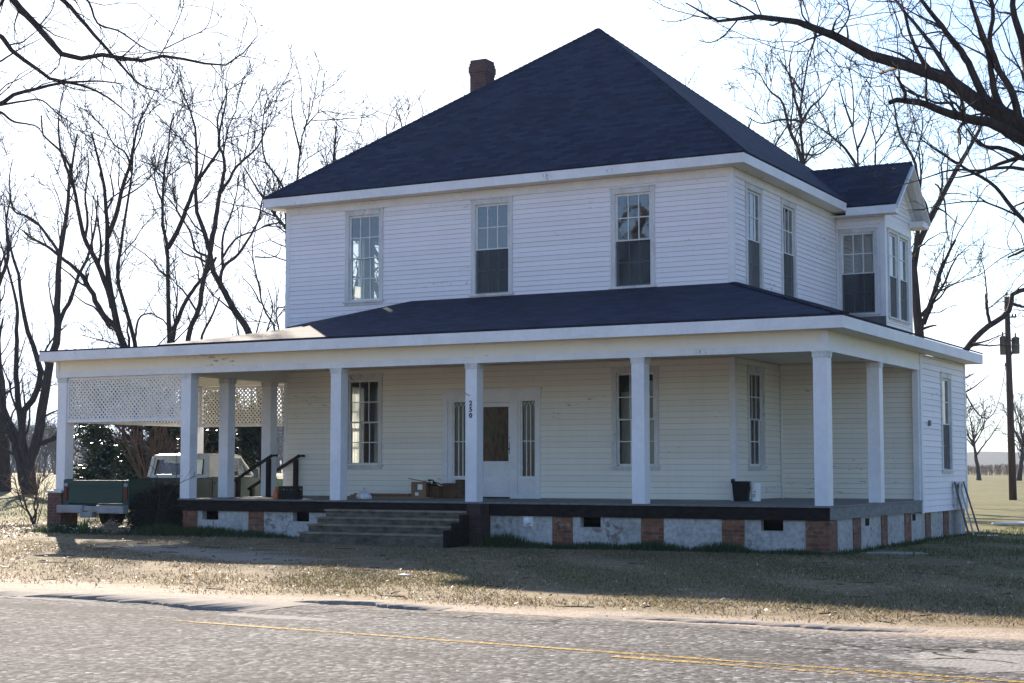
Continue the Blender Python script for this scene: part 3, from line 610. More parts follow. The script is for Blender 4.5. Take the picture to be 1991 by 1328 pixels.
# windows
window(fr_front, *W1, label='upper front window with see-through panes', screen=False); window(fr_front, *W2); window(fr_front, *W3)
for w in (G1, G2): window(fr_front, *w, screen=False, glass='glass_low', rail=0.5)
window(fr_right, *G3, screen=False, glass='glass_low'); window(fr_right, *SW1); window(fr_right, *SW2)
window(fr_bay, *BF, casing=0.07); window(fr_bayside, *B1, casing=0.06, cols=1); window(fr_bayside, *B2, casing=0.06, cols=1); window(fr_wing, *WW, cols=1, casing=0.09)
for w in (L1, L2, L3): window(fr_left, *w, screen=False, cols=2)
window(fr_back, *BK, screen=False)

# rooms: floors, ceilings and partitions that make the glass look into real rooms
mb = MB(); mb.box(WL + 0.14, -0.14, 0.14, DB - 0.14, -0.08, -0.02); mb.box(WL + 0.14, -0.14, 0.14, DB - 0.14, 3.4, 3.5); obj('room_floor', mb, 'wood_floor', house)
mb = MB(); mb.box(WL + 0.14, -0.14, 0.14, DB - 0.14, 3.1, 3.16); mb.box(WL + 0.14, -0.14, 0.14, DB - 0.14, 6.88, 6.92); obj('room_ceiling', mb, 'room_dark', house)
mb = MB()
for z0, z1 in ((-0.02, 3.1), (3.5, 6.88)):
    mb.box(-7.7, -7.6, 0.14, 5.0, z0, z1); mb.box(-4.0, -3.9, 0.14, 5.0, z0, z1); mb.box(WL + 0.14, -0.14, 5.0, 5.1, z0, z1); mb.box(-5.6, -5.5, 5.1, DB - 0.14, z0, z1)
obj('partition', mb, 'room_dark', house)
for f, w in ((fr_front, (-2.66, -2.45, 0.72, 2.3)), (fr_front, (-2.02, -1.8, 0.72, 1.75)), (fr_front, (-9.0, -8.74, 0.8, 1.7)), (fr_bay, (0.5, 0.95, 4.5, 6.4)), (fr_right, (0.85, 1.2, 4.5, 6.5)), (fr_front, (-6.12, -5.85, 4.6, 5.6))):
    mb = MB(); n = 9
    for k in range(n):
        a, b = w[0] + (w[1] - w[0]) * k / n, w[0] + (w[1] - w[0]) * (k + 1) / n
        da, db = -0.22 - 0.03 * (k % 2), -0.22 - 0.03 * ((k + 1) % 2)
        mb.quad(f(a, w[2], da), f(b, w[2], db), f(b, w[3], db), f(a, w[3], da))
    obj('curtain', mb, 'curtain', house)
M['sheer'] = leaf_mat('sheer curtain', (0.75, 0.74, 0.70), (0.8, 0.79, 0.76), 0.6, 0.9)
for w in ((2.28, 3.1, 0.75, 2.7), (2.62, 2.95, 4.55, 5.3)):
    mb = MB(); n = 12
    for k in range(n):
        a, b = w[0] + (w[1] - w[0]) * k / n, w[0] + (w[1] - w[0]) * (k + 1) / n
        mb.quad(fr_left(a, w[2], -0.2 - 0.03 * (k % 2)), fr_left(b, w[2], -0.2 - 0.03 * ((k + 1) % 2)), fr_left(b, w[3], -0.2 - 0.03 * ((k + 1) % 2)), fr_left(a, w[3], -0.2 - 0.03 * (k % 2)))
    obj('curtain', mb, 'sheer', house)
mb = MB(); mb.box(-2.6, -1.85, 0.5, 0.9, 0.6, 1.1); mb.box(-2.0, -1.6, 0.55, 0.85, 1.1, 1.2); obj('chair_back', mb, 'red_lens', house)

# front door with two sidelights
f = fr_front; mb = MB()
mb.box(-6.98, -6.86, 0.0, 2.24, -0.002, 0.04, f); mb.box(-4.62, -4.50, 0.0, 2.24, -0.002, 0.04, f); mb.box(-7.0, -4.48, 2.24, 2.39, -0.002, 0.045, f); mb.box(-7.03, -4.45, 2.39, 2.43, -0.002, 0.075, f)
mb.box(-6.86, -6.74, 0, 2.24, -0.10, 0.012, f); mb.box(-4.60, -4.62, 0, 2.24, -0.10, 0.01, f)
mb.box(-6.34, -6.06, 0, 2.24, -0.10, 0.016, f); mb.box(-5.26, -5.08, 0, 2.24, -0.10, 0.016, f)
mb.box(-6.06, -5.26, 2.13, 2.24, -0.10, 0.012, f)
for a, b in ((-6.74, -6.34), (-5.08, -4.60)):
    mb.box(a, b, 2.15, 2.24, -0.10, 0.010, f); mb.box(a, b, 0.40, 0.49, -0.08, 0.006, f); mb.box(a, b, 0.0, 0.40, -0.07, -0.02, f)
    mb.box(a + 0.05, b - 0.05, 0.09, 0.33, -0.02, -0.008, f); mb.box(a, b, 0.0, 0.08, -0.02, 0.006, f)
door = obj('door', mb, 'trim', house)
for a, b in ((-6.74, -6.34), (-5.00, -4.62)):
    sb = MB(); n = 3
    if b > -5: sb.box(-5.08, a, 0.49, 2.15, -0.06, 0.004, f)
    sb.box(a, a + 0.035, 0.49, 2.15, -0.06, -0.012, f); sb.box(b - 0.035, b, 0.49, 2.15, -0.06, -0.012, f)
    g0, g1 = a + 0.035, b - 0.035
    for k in range(1, n):
        x = g0 + (g1 - g0) * k / n; sb.box(x - 0.010, x + 0.010, 0.49, 2.02, -0.06, -0.022, f)
    sb.box(g0, g1, 1.25, 1.272, -0.058, -0.02, f)
    for k in range(n):
        x0_, x1_ = g0 + (g1 - g0) * k / n, g0 + (g1 - g0) * (k + 1) / n; xm = (x0_ + x1_) / 2
        for (p, q) in (((x0_, 2.02), (xm, 2.13)), ((x1_, 2.02), (xm, 2.13))): sb.beam(f(p[0], p[1], -0.04), f(q[0], q[1], -0.04), 0.011, 0.03, (0, 1, 0))
    obj('sidelight', sb, 'sash', door)
    pb = MB(); pb.quad(f(g0, 0.49, -0.05), f(g1, 0.49, -0.05), f(g1, 2.15, -0.05), f(g0, 2.15, -0.05)); obj('pane', pb, 'glass_low', door)
mb = MB(); mb.box(-6.055, -5.97, 0.03, 2.125, -0.07, -0.03, f); mb.box(-5.32, -5.265, 0.03, 2.125, -0.07, -0.03, f); mb.box(-5.97, -5.32, 2.03, 2.125, -0.07, -0.03, f); mb.box(-5.97, -5.32, 0.68, 0.82, -0.07, -0.03, f); mb.box(-5.97, -5.32, 0.03, 0.16, -0.07, -0.03, f)
mb.box(-5.97, -5.32, 0.16, 0.68, -0.066, -0.05, f); mb.box(-5.93, -5.36, 0.36, 0.40, -0.05, -0.035, f); mb.box(-5.93, -5.36, 0.5, 0.54, -0.05, -0.035, f); obj('door_leaf', mb, 'trim', door)
pb = MB(); pb.box(-5.97, -5.32, 0.82, 2.03, -0.06, -0.05, f); obj('door_glass', pb, 'door_glass', door)
mb = MB(); mb.box(-5.29, -5.272, 0.98, 1.25, -0.03, -0.012, f); mb.lathe([(0, 0), (0.028, 0.0), (0.03, 0.03), (0.0, 0.05)], (-5.285, 0.02, 1.07), 10); mb.box(-5.295, -5.27, 1.32, 1.36, -0.03, -0.016, f); obj('door_handle', mb, 'black', door)
mb = MB(); mb.box(-6.06, -5.26, -0.01, 0.03, -0.12, 0.05, f); obj('threshold', mb, 'rim_dark', door)

# main roof: four hips with a shingled thickness, soffit and fascia
def roof_obj(name, polys, parent, thick=0.035, dirs=None):
    mb = MB()
    for p in polys: mb.poly(p)
    o = obj(name, mb, 'shingle', parent); me = o.data; uv = me.uv_layers.new(name='shingle')
    for poly in me.polygons:
        n = poly.normal
        if n.z < 0: n = -n
        h = Vector((n.y, -n.x, 0)); h = h.normalized() if h.length > 1e-4 else Vector((1, 0, 0)); up = n.cross(h)
        if up.z < 0: up = -up
        for li in poly.loop_indices:
            co = me.vertices[me.loops[li].vertex_index].co; uv.data[li].uv = (co.dot(h), co.dot(up))
    s = o.modifiers.new('shingle thickness', 'SOLIDIFY'); s.thickness = thick; s.offset = 1 if thick > 0 else -1
    return o
E0, E1, EF, EB = -11.82, 0.41, -0.41, 11.51
AP = (-5.70, 5.56, 11.97)
c = [(E0, EF, ZE), (E1, EF, ZE), (E1, EB, ZE), (E0, EB, ZE)]
def up_tri(a, b, t): return [a, b, t]
roof = roof_obj('roof', [up_tri(c[0], c[1], AP), up_tri(c[1], c[2], AP), up_tri(c[2], c[3], AP), up_tri(c[3], c[0], AP)], house)
# cross gable over the bay
RY, RZ, GX1 = 8.40, 8.28, 1.62
xr = lambda z: E1 - (z - ZE) * (E1 - AP[0]) / (AP[2] - ZE)
gz0 = 7.03; hw = 1.62
gable = roof_obj('gable_roof', [[(GX1, RY - hw, gz0), (GX1, RY, RZ), (xr(RZ) - 0.05, RY, RZ), (E1 - 0.05, RY - hw + 0.15, gz0 + 0.13), (E1 - 0.02, RY - hw, gz0)], [(GX1, RY, RZ), (GX1, RY + hw, gz0), (E1 - 0.02, RY + hw, gz0), (E1 - 0.05, RY + hw - 0.15, gz0 + 0.13), (xr(RZ) - 0.05, RY, RZ)]], house)
def lim_g(t):
    k = (RZ - 0.16 - t) / (RZ - gz0) * hw; return (RY - k, RY + k)
obj('gable_wall', siding(fr_gable, 0, 0, 6.82, 8.05, (), 0.108, lim=lim_g, seed=41), 'siding', gable)
mb = MB(); mb.prism([(RY - 1.5, 6.80), (RY + 1.5, 6.80), (RY, 8.12)], 'x', 1.0, 1.215); obj('gable_sheathing', mb, 'trim', gable)
mb = MB()
for sgn in (-1, 1):
    a = (GX1 - 0.03, RY + sgn * (hw - 0.02), gz0 - 0.09); b = (GX1 - 0.03, RY, RZ - 0.09); mb.beam(a, b, 0.045, 0.16, (1, 0, 0.0001))
    a = (1.262, RY + sgn * 1.46, gz0 + 0.00); b = (1.262, RY, RZ - 0.21); mb.beam(a, b, 0.05, 0.12, (1, 0, 0.0001))
    mb.hexa([(1.24, RY + sgn * (hw - 0.03), gz0 - 0.03), (GX1 - 0.055, RY + sgn * (hw - 0.03), gz0 - 0.03), (GX1 - 0.055, RY, RZ - 0.035), (1.24, RY, RZ - 0.035), (1.24, RY + sgn * (hw - 0.03), gz0 - 0.015), (GX1 - 0.055, RY + sgn * (hw - 0.03), gz0 - 0.015), (GX1 - 0.055, RY, RZ - 0.02), (1.24, RY, RZ - 0.02)])
mb.box(0.385, GX1 - 0.0, RY - hw - 0.01, RY - hw + 0.025, gz0 - 0.21, gz0 - 0.015); mb.box(0.43, GX1 - 0.0, RY + hw - 0.025, RY + hw + 0.01, gz0 - 0.21, gz0 - 0.015)
mb.box(0.0, GX1 - 0.01, RY - hw + 0.03, YB - 0.03, gz0 - 0.21, gz0 - 0.185); mb.box(1.245, GX1 - 0.01, RY + 1.05, RY + hw - 0.03, gz0 - 0.21, gz0 - 0.06); mb.box(1.245, GX1 - 0.01, RY - hw + 0.026, RY - 1.30, gz0 - 0.184, gz0 - 0.06)
obj('rake_board', mb, 'trim', gable)
mb = MB(); zf = ZS - 0.0
mb.box(E0, E1, EF - 0.0, EF + 0.03, zf, ZE - 0.008); mb.box(E1 - 0.03, E1, EF + 0.03, RY - hw + 0.02, zf, ZE - 0.008); mb.box(E0, E0 + 0.03, EF + 0.03, EB, zf, ZE - 0.008); mb.box(E0 + 0.03, E1, EB - 0.03, EB, zf, ZE - 0.008); mb.box(E1 - 0.03, E1, RY + hw, EB - 0.03, zf, ZE - 0.008)
obj('fascia', mb, 'trim', house)
mb = MB(); mb.box(E0 + 0.03, E1 - 0.03, EF + 0.03, -0.03, zf + 0.004, zf + 0.024); mb.box(0.03, E1 - 0.03, -0.03, YB - 0.03, zf + 0.004, zf + 0.024); mb.box(E0 + 0.03, WL - 0.03, -0.03, EB - 0.03, zf + 0.004, zf + 0.024); mb.box(WL, E1 - 0.03, DB + 0.03, EB - 0.03, zf + 0.004, zf + 0.024); obj('soffit', mb, 'siding_low', house)
# hip caps: short folded shingles lapped up every hip and ridge
def caps(name, a, b, na, nb, parent, w=0.13, step=0.15):
    a, b = Vector(a), Vector(b); t = (b - a).normalized(); L = (b - a).length; mb = MB(); k = 0.0
    def side(n):
        n = Vector(n).normalized(); d = t.cross(n).normalized(); return d
    da, db = side(na), side(nb)
    if da.z > 0: da = -da
    if db.z > 0: db = -db
    up = Vector((0, 0, 1))
    while k < L - 0.05:
        p, q_ = a + t * k, a + t * min(k + step * 1.35, L); h0, h1 = up * 0.062, up * 0.046
        for d in (da, db): mb.quad(p + h0, q_ + h1, q_ + h1 + d * w, p + h0 + d * w); mb.quad(p + h0, p + h0 + d * w, p + h0 + d * w - up * 0.03, p + h0 - up * 0.03)
        k += step
    o = obj(name, mb, 'shingle', parent); uv_ = o.data.uv_layers.new(name='shingle')
    for l in o.data.loops: co = o.data.vertices[l.vertex_index].co; uv_.data[l.index].uv = (co.x + co.y, co.z)
nf, nr_, nl, nb_ = (0, -.63, .78), (.62, 0, .78), (-.62, 0, .78), (0, .63, .78)
for e, n1_, n2_ in ((c[0], nf, nl), (c[1], nf, nr_), (c[2], nb_, nr_), (c[3], nb_, nl)): caps('hip_cap', e, AP, n1_, n2_, roof)
caps('ridge_cap', (GX1, RY, RZ), (xr(RZ), RY, RZ), (0, -.65, .75), (0, .65, .75), gable)
# chimney
mb = MB(); cxm, cym = -8.83, 5.0
prof = [(0.235, 8.3), (0.235, 10.98), (0.25, 10.98), (0.25, 11.05), (0.268, 11.05), (0.268, 11.22), (0.25, 11.22), (0.25, 11.30), (0.232, 11.30), (0.232, 11.39), (0.14, 11.39), (0.14, 11.1)]
pv = [[(cxm + sx * r, cym + sy * r, z) for sx, sy in ((-1, -1), (1, -1), (1, 1), (-1, 1))] for r, z in prof]
for a, b in zip(pv, pv[1:]):
    for k in range(4): mb.quad(a[k], a[(k + 1) % 4], b[(k + 1) % 4], b[k])
obj('chimney', mb, 'brick_chim', roof)

# porch roof, carport roof
PE, PZ, PW = -4.05, 3.34, 4.48
hipm = (-9.40, -1.55, 3.885); hipq = (-10.6, -2.75, 3.60)
porch_roof = roof_obj('porch_roof', [[(-11.9, PE, PZ), (-9.40, PE, PZ), hipm, hipq], [(-9.40, PE, PZ), (-7.85, PE, PZ), (-7.85, 0, PW), hipm], [(-7.85, PE, PZ), (3.53, PE, PZ), (0, 0, PW), (-7.85, 0, PW)],
    [(3.53, PE, PZ), (3.53, WB + 0.08, PZ), (0, WB + 0.08, PW), (0, 0, PW)], [(-11.9, PE, PZ), hipq, (-11.43, -0.02, 3.50), (-11.9, 0, PZ)], [hipq, hipm, (-11.40, -0.02, 3.95), (-11.43, -0.02, 3.50)], [hipm, (-7.85, 0, PW), (-11.38, -0.02, 4.02)]], house, 0.03)
caps('hip_cap', (3.53, -4.05, 3.34), (0.02, -0.02, 4.475), (0, -.27, .96), (.31, 0, .95), porch_roof, step=0.17)
cp = MB(); cp.box(-15.42, -11.9, PE, 1.65, PZ - 0.02, PZ + 0.012); cp.box(-11.9, -11.46, 0.02, 1.65, PZ - 0.02, PZ + 0.012); carport = obj('carport_roof', cp, 'shingle', house)
uv = carport.data.uv_layers.new(name='shingle')
for l in carport.data.loops: co = carport.data.vertices[l.vertex_index].co; uv.data[l.index].uv = (co.x, co.y)
mb = MB(); z0, z1 = 3.11, 3.325
mb.box(-15.40, 3.53, PE, PE + 0.03, z0, z1); mb.box(3.50, 3.53, PE + 0.03, WB + 0.08, z0, z1); mb.box(-15.40, -15.37, PE + 0.03, 1.65, z0, z1); mb.box(-15.37, -11.45, 1.62, 1.65, z0, z1); mb.box(0.1, 3.5, WB + 0.05, WB + 0.08, z0, z1); obj('porch_fascia', mb, 'trim', house)
mb = MB(); mb.box(-15.37, 3.50, PE + 0.03, PF, z0 + 0.006, z0 + 0.02); mb.box(XR, 3.50, PF, WB + 0.05, z0 + 0.006, z0 + 0.02); obj('porch_soffit', mb, 'siding_low', house)
mb = MB(); mb.box(-15.2, -0.02, PF + 0.25, -0.02, 2.97, 3.0); mb.box(-0.02, XR - 0.25, PF + 0.25, YW - 0.02, 2.97, 3.0); mb.box(-15.2, -11.43, -0.02, 1.3, 2.97, 3.0); obj('porch_ceiling', mb, 'ceiling', house)
beam = MB()
beam.box(-15.24, XR + 0.0, PF, PF + 0.24, 2.75, 3.28); beam.box(XR - 0.24, XR, PF + 0.24, YW - 0.026, 2.75, 3.28)
beam.box(-15.24, -15.0, PF + 0.24, 1.3, 2.75, 3.11); beam.box(-15.0, -11.46, 1.08, 1.3, 2.75, 3.11); beam.box(-11.56, -11.32, PF + 0.24, -0.03, 2.70, 2.97)
bm = obj('beam', beam, 'siding_low', house)
mb = MB(); mb.box(-15.26, XR + 0.014, PF - 0.014, PF - 0.001, 2.742, 2.875); mb.box(XR + 0.001, XR + 0.014, PF - 0.001, YW - 0.03, 2.742, 2.875); mb.box(XR - 0.14, XR + 0.02, PF - 0.02, PF - 0.015, 2.74, 3.11); mb.box(XR + 0.015, XR + 0.02, PF - 0.015, PF + 0.12, 2.74, 3.11); mb.box(-15.26, -15.16, PF - 0.02, PF - 0.015, 2.74, 3.11); obj('beam_board', mb, 'trim', bm)

# porch columns
def column(x, y, z0=0.0, w=0.26, z1=2.75):
    mb = MB(); mb.box(x, x + w, y, y + w, z0, z1 - 0.115)
    o = obj('column', mb, 'column', house, bevel=0.006)
    cb = MB(); cb.box(x - 0.012, x + w + 0.012, y - 0.012, y + w + 0.012, z1 - 0.115, z1 - 0.03); cb.box(x - 0.022, x + w + 0.022, y - 0.022, y + w + 0.022, z1 - 0.03, z1 - 0.004); obj('capital', cb, 'trim_old', o)
    return o
cols = [column(x, PF) for x in (-11.53, -7.54, -4.29, -0.68, 2.85)] + [column(XR - 0.25, -0.30, w=0.25)] + [column(-11.56, -2.3, z1=2.70), column(-11.56, -0.72, z1=2.70)]
cc = column(-15.22, PF + 0.02, 0.19, 0.27); mb = MB(); mb.box(-15.25, -14.92, PF - 0.012, PF + 0.32, 0.15, 0.19); mb.box(-15.47, -14.99, PF - 0.03, PF + 0.6, 0.10, 0.15); obj('column_base', mb, 'trim_old', cc)
cc = column(-15.22, 1.03, 0.1, 0.27); mb = MB(); mb.box(-15.3, -14.87, 0.95, 1.38, -0.9, 0.1); obj('brick_pier', mb, 'brick_red', house)
mb = MB(); mb.box(-15.44, -15.02, PF, PF + 0.55, -0.95, 0.10); obj('brick_pier', mb, 'brick_red', house)
mb = MB(); mb.box(2.98, 3.105, YW - 0.14, YW - 0.028, 0.0, 2.75); obj('pilaster', mb, 'trim', house)
# house number on the middle column
for k, ch in enumerate('250'):
    cu = bpy.data.curves.new('number', 'FONT'); cu.body = ch; cu.size = 0.135; cu.extrude = 0.004; cu.align_x = 'CENTER'; cu.offset = 0.0035
    t = bpy.data.objects.new('number_source', cu); C.objects.link(t)
    me = bpy.data.meshes.new_from_object(t.evaluated_get(bpy.context.evaluated_depsgraph_get())); C.objects.unlink(t); bpy.data.objects.remove(t)
    me.transform(Matrix.Translation((-4.29 + 0.125, PF - 0.005, 1.905 - 0.122 * k)) @ Matrix.Rotation(R(90), 4, 'X'))
    me.materials.clear(); me.materials.append(M['black']); o = bpy.data.objects.new('house_number', me); link(o, cols[2])
mb = MB(); mb.tube([(-4.29 - 0.01, PF - 0.004, 2.16), (-4.22, PF - 0.02, 2.11), (-4.17, PF - 0.03, 2.10)], 0.006, 5); obj('hook', mb, 'galv', cols[2])

# porch floor, rim, foundation
mb = MB(); y = PF - 0.03
xs = -11.56
rf = random.Random(4)
while xs < XR + 0.02:
    w = 0.083; x1 = min(xs + w, XR + 0.03); mb.box(xs + 0.0015, x1 - 0.0015, PF - 0.03 + rf.uniform(-0.006, 0.006), -0.005 if x1 < 0.05 else YW - 0.03, -0.03 + rf.uniform(-0.002, 0.002), 0.0 + rf.uniform(-0.003, 0.001)); xs = x1
obj('porch_floor', mb, 'porch_floor', house)
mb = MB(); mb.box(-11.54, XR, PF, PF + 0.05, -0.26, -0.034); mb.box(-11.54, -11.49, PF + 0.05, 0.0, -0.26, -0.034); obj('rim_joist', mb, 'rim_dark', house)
mb = MB(); mb.box(XR - 0.05, XR + 0.004, PF + 0.05, YW - 0.03, -0.25, -0.034); obj('rim_joist', mb, 'rim_grey', house)
def strips(spans, place, z0, z1, mat, d, name):
    for a, b in spans:
        mb = MB(); place(mb, a, b, z0, z1, d); obj(name, mb, mat, house)
fp = lambda mb, a, b, z0, z1, d: mb.box(a, b, PF + 0.03 - d, PF + 0.25, z0, z1)
sp = lambda mb, a, b, z0, z1, d: mb.box(XR - 0.22, XR - 0.03 + d, a, b, z0, z1)
strips([(-11.46, -11.06), (-9.66, -9.27), (-2.37, -1.94), (-0.51, -0.06), (1.09, 1.52)], fp, -1.0, -0.262, 'brick', 0.0, 'brick_pier')
strips([(-4.05, -3.74)], lambda mb, a, b, z0, z1, d: mb.box(a, b, PF - 0.35, PF + 0.25, z0, z1), -1.0, -0.04, 'brick_dark', 0, 'brick_pier')
mb = MB(); mb.box(2.67, XR - 0.005, PF + 0.015, PF + 0.5, -1.0, -0.262); obj('brick_pier', mb, 'brick', house)
vents = ((-10.93, -10.49), (-8.51, -8.09), (-1.78, -1.35), (1.83, 2.25))
for a, b in ((-11.06, -9.66), (-9.27, -7.42), (-3.74, -2.37), (-1.94, -0.51), (-0.06, 1.09), (1.52, 2.67)):
    mb = MB(); hv = [v_ for v_ in vents if a < v_[0] < b]; prof_ = [(a, -1.0), (b, -1.0), (b, -0.262)]
    for v_ in hv: prof_ += [(v_[1], -0.262), (v_[1], -0.455), (v_[0], -0.455), (v_[0], -0.262)]
    mb.prism(prof_ + [(a, -0.262)], 'y', PF + 0.05, PF + 0.2); obj('foundation_wall', mb, 'plaster_wall', house)
strips([(-2.07, -1.6), (-0.17, 0.24), (1.56, 2.05), (3.24, 3.68), (4.84, 5.32)], sp, -1.0, -0.252, 'brick', 0.0, 'brick_pier')
for a, b in ((PF + 0.5, -2.07), (-1.6, -0.17), (0.24, 1.56), (2.05, 3.24), (3.68, 4.84), (5.32, WB)):
    mb = MB(); mb.box(XR - 0.18, XR - 0.05, a, b, -1.0, -0.252 if b < YW else -0.272); obj('foundation_wall', mb, 'plaster_wall', house)
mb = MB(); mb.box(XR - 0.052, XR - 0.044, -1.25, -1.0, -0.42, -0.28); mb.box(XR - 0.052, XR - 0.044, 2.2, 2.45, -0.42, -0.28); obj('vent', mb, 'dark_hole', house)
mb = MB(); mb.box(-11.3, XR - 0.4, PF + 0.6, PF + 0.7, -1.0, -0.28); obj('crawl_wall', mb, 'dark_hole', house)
# dryer vent hood and its stain on the foundation
mb = MB(); mb.lathe([(0.0, 0.10), (0.06, 0.09), (0.085, 0.04), (0.09, 0.0)], (0, 0, 0), 14); mb.v = [(-2.9 + x, PF + 0.05 - z, -0.35 + y) for x, y, z in mb.v]; mb.box(-3.0, -2.8, PF + 0.035, PF + 0.049, -0.45, -0.27); obj('vent_hood', mb, 'white_plastic', house)
# steps
mb = MB()
for k, (yf, zt) in enumerate(((-3.95, -0.215), (-4.25, -0.36), (-4.55, -0.495), (-4.85, -0.645))):
    mb.box(-7.42 + 0.0 * k, -4.06, yf, yf + 0.33 if k else PF - 0.002, -1.0 if k == 3 else zt - 0.16, zt)
steps = obj('steps', mb, 'step', house)
mb = MB()
for k, (yf, zt) in enumerate(((-3.95, -0.215), (-4.25, -0.36), (-4.55, -0.495), (-4.85, -0.645))): mb.box(-7.45, -4.065, yf - 0.03, yf + 0.305 if k else PF - 0.006, zt + 0.002, zt + 0.036)
obj('tread', mb, 'tread', steps, bevel=0.006)
mb = MB()
for yf, zt in ((-3.98, -0.05), (-4.28, -0.22), (-4.58, -0.37), (-4.88, -0.5)): mb.box(-4.055, -3.99, yf, yf + 0.32, -1.0, zt - 0.02)
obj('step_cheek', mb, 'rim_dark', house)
# side steps into the carport with two dark handrails
mb = MB()
for k, zt in enumerate((-0.2, -0.4, -0.6)): mb.box(-11.56 - 0.3 * (k + 1), -11.56 - 0.3 * k, -1.25, -0.05, -1.0, zt)
obj('side_steps', mb, 'step', house)
for y, x0, x1 in ((-1.10, -10.9, -12.05), (-0.11, -10.85, -12.4)):
    mb = MB(); zt = 0.96; zl = 0.96 - (x0 - x1) * 0.52
    mb.beam((x0 - 0.05, y, zt), (x1, y, zl), 0.055, 0.06); mb.box(x0 - 0.02, x0 + 0.10, y - 0.02, y + 0.02, zt - 0.03, zt + 0.02)
    for px_ in (x0 - 0.15, x1 + 0.12): mb.box(px_ - 0.045, px_ + 0.045, y - 0.045, y + 0.045, 0.0 if px_ > -11.6 else -0.75, zt - 0.03 - (x0 - px_ - 0.05) * 0.52)
    obj('handrail', mb, 'rail', house)

# lattice screens under the carport beams
def lattice(f, s0, s1, t0, t1, sp_=0.115, w=0.037):
    mb = MB(); H = t1 - t0
    for lay, sgn in ((0, 1), (1, -1)):
        k = s0 - H
        while k < s1 + H:
            a, b = (k, t0), (k + H, t1)
            if sgn < 0: a, b = (k + H, t0), (k, t1)
            p = [a, b]; lo, hi = 0.0, 1.0; dx = b[0] - a[0]
            for bound, side in ((s0, 1), (s1, -1)):
                q = (bound - a[0]) / dx
                if (dx > 0) == (side > 0): lo = max(lo, q)
                else: hi = min(hi, q)
            if hi - lo > 0.03:
                A = (a[0] + dx * lo, t0 + H * lo); B = (a[0] + dx * hi, t0 + H * hi); d = lay * 0.009
                n = (-(B[1] - A[1]), B[0] - A[0]); L = math.hypot(*n); n = (n[0] / L * w / 2, n[1] / L * w / 2)
                P = [(A[0] - n[0], A[1] - n[1]), (B[0] - n[0], B[1] - n[1]), (B[0] + n[0], B[1] + n[1]), (A[0] + n[0], A[1] + n[1])]
                mb.hexa([f(x, y, d) for x, y in P] + [f(x, y, d + 0.008) for x, y in P])
            k += sp_
    o = obj('lattice', mb, 'lattice', house)
    fb = MB(); g = 0.05
    fb.box(s0 - 0.01, s1 + 0.01, t0 - g, t0 + 0.01, -0.02, 0.035, f); fb.box(s0 - 0.01, s1 + 0.01, t1 - 0.01, t1 + g, -0.02, 0.035, f); fb.box(s0 - g, s0 - 0.01, t0 - g, t1 + g, -0.02, 0.035, f); fb.box(s1 + 0.01, s1 + g, t0 - g, t1 + g, -0.02, 0.035, f)
    obj('lattice_frame', fb, 'trim', o); return o
lattice(lambda s, t, d: (s, PF + 0.10 - d, t), -14.90, -11.58, 1.76, 2.69)
lattice(lambda s, t, d: (-15.12 - d, s, t), PF + 0.36, 0.98, 1.76, 2.69)
lattice(lambda s, t, d: (s, 1.18 - d, t), -14.88, -11.52, 1.76, 2.69)
mb = MB(); mb.box(XR + 0.02, XR + 0.06, 3.42, 3.52, 1.58, 1.70); obj('outlet_box', mb, 'galv', house)

# ------------------------------------------------------------------ trees: traced or grown limbs, then vectorised branching
def resample(P, Rr, K, rng, jit=0.0):
    P = np.asarray(P, float); Rr = np.asarray(Rr, float); n = len(P)
    if n > 2:   # catmull-rom
        Q = np.concatenate([2 * P[:1] - P[1:2], P, 2 * P[-1:] - P[-2:-1]]); out = []; ro = []
        for i in range(1, n):
            for t in np.linspace(0, 1, 8, endpoint=(i == n - 1)):
                a, b, c, d = Q[i - 1], Q[i], Q[i + 1], Q[i + 2]
                out.append(0.5 * (2 * b + (c - a) * t + (2 * a - 5 * b + 4 * c - d) * t * t + (3 * b - a - 3 * c + d) * t ** 3)); ro.append(Rr[i - 1] * (1 - t) + Rr[i] * t)
        P, Rr = np.array(out), np.array(ro)
    L = np.concatenate([[0], np.cumsum(np.linalg.norm(np.diff(P, axis=0), axis=1))]); s = np.linspace(0, L[-1], K)
    O = np.stack([np.interp(s, L, P[:, k]) for k in range(3)], 1); r = np.interp(s, L, Rr)
    if jit: O[1:-1] += rng.randn(K - 2, 3) * jit * r[1:-1, None]
    return O, r
def norm(v): return v / np.maximum(np.linalg.norm(v, axis=-1, keepdims=True), 1e-9)
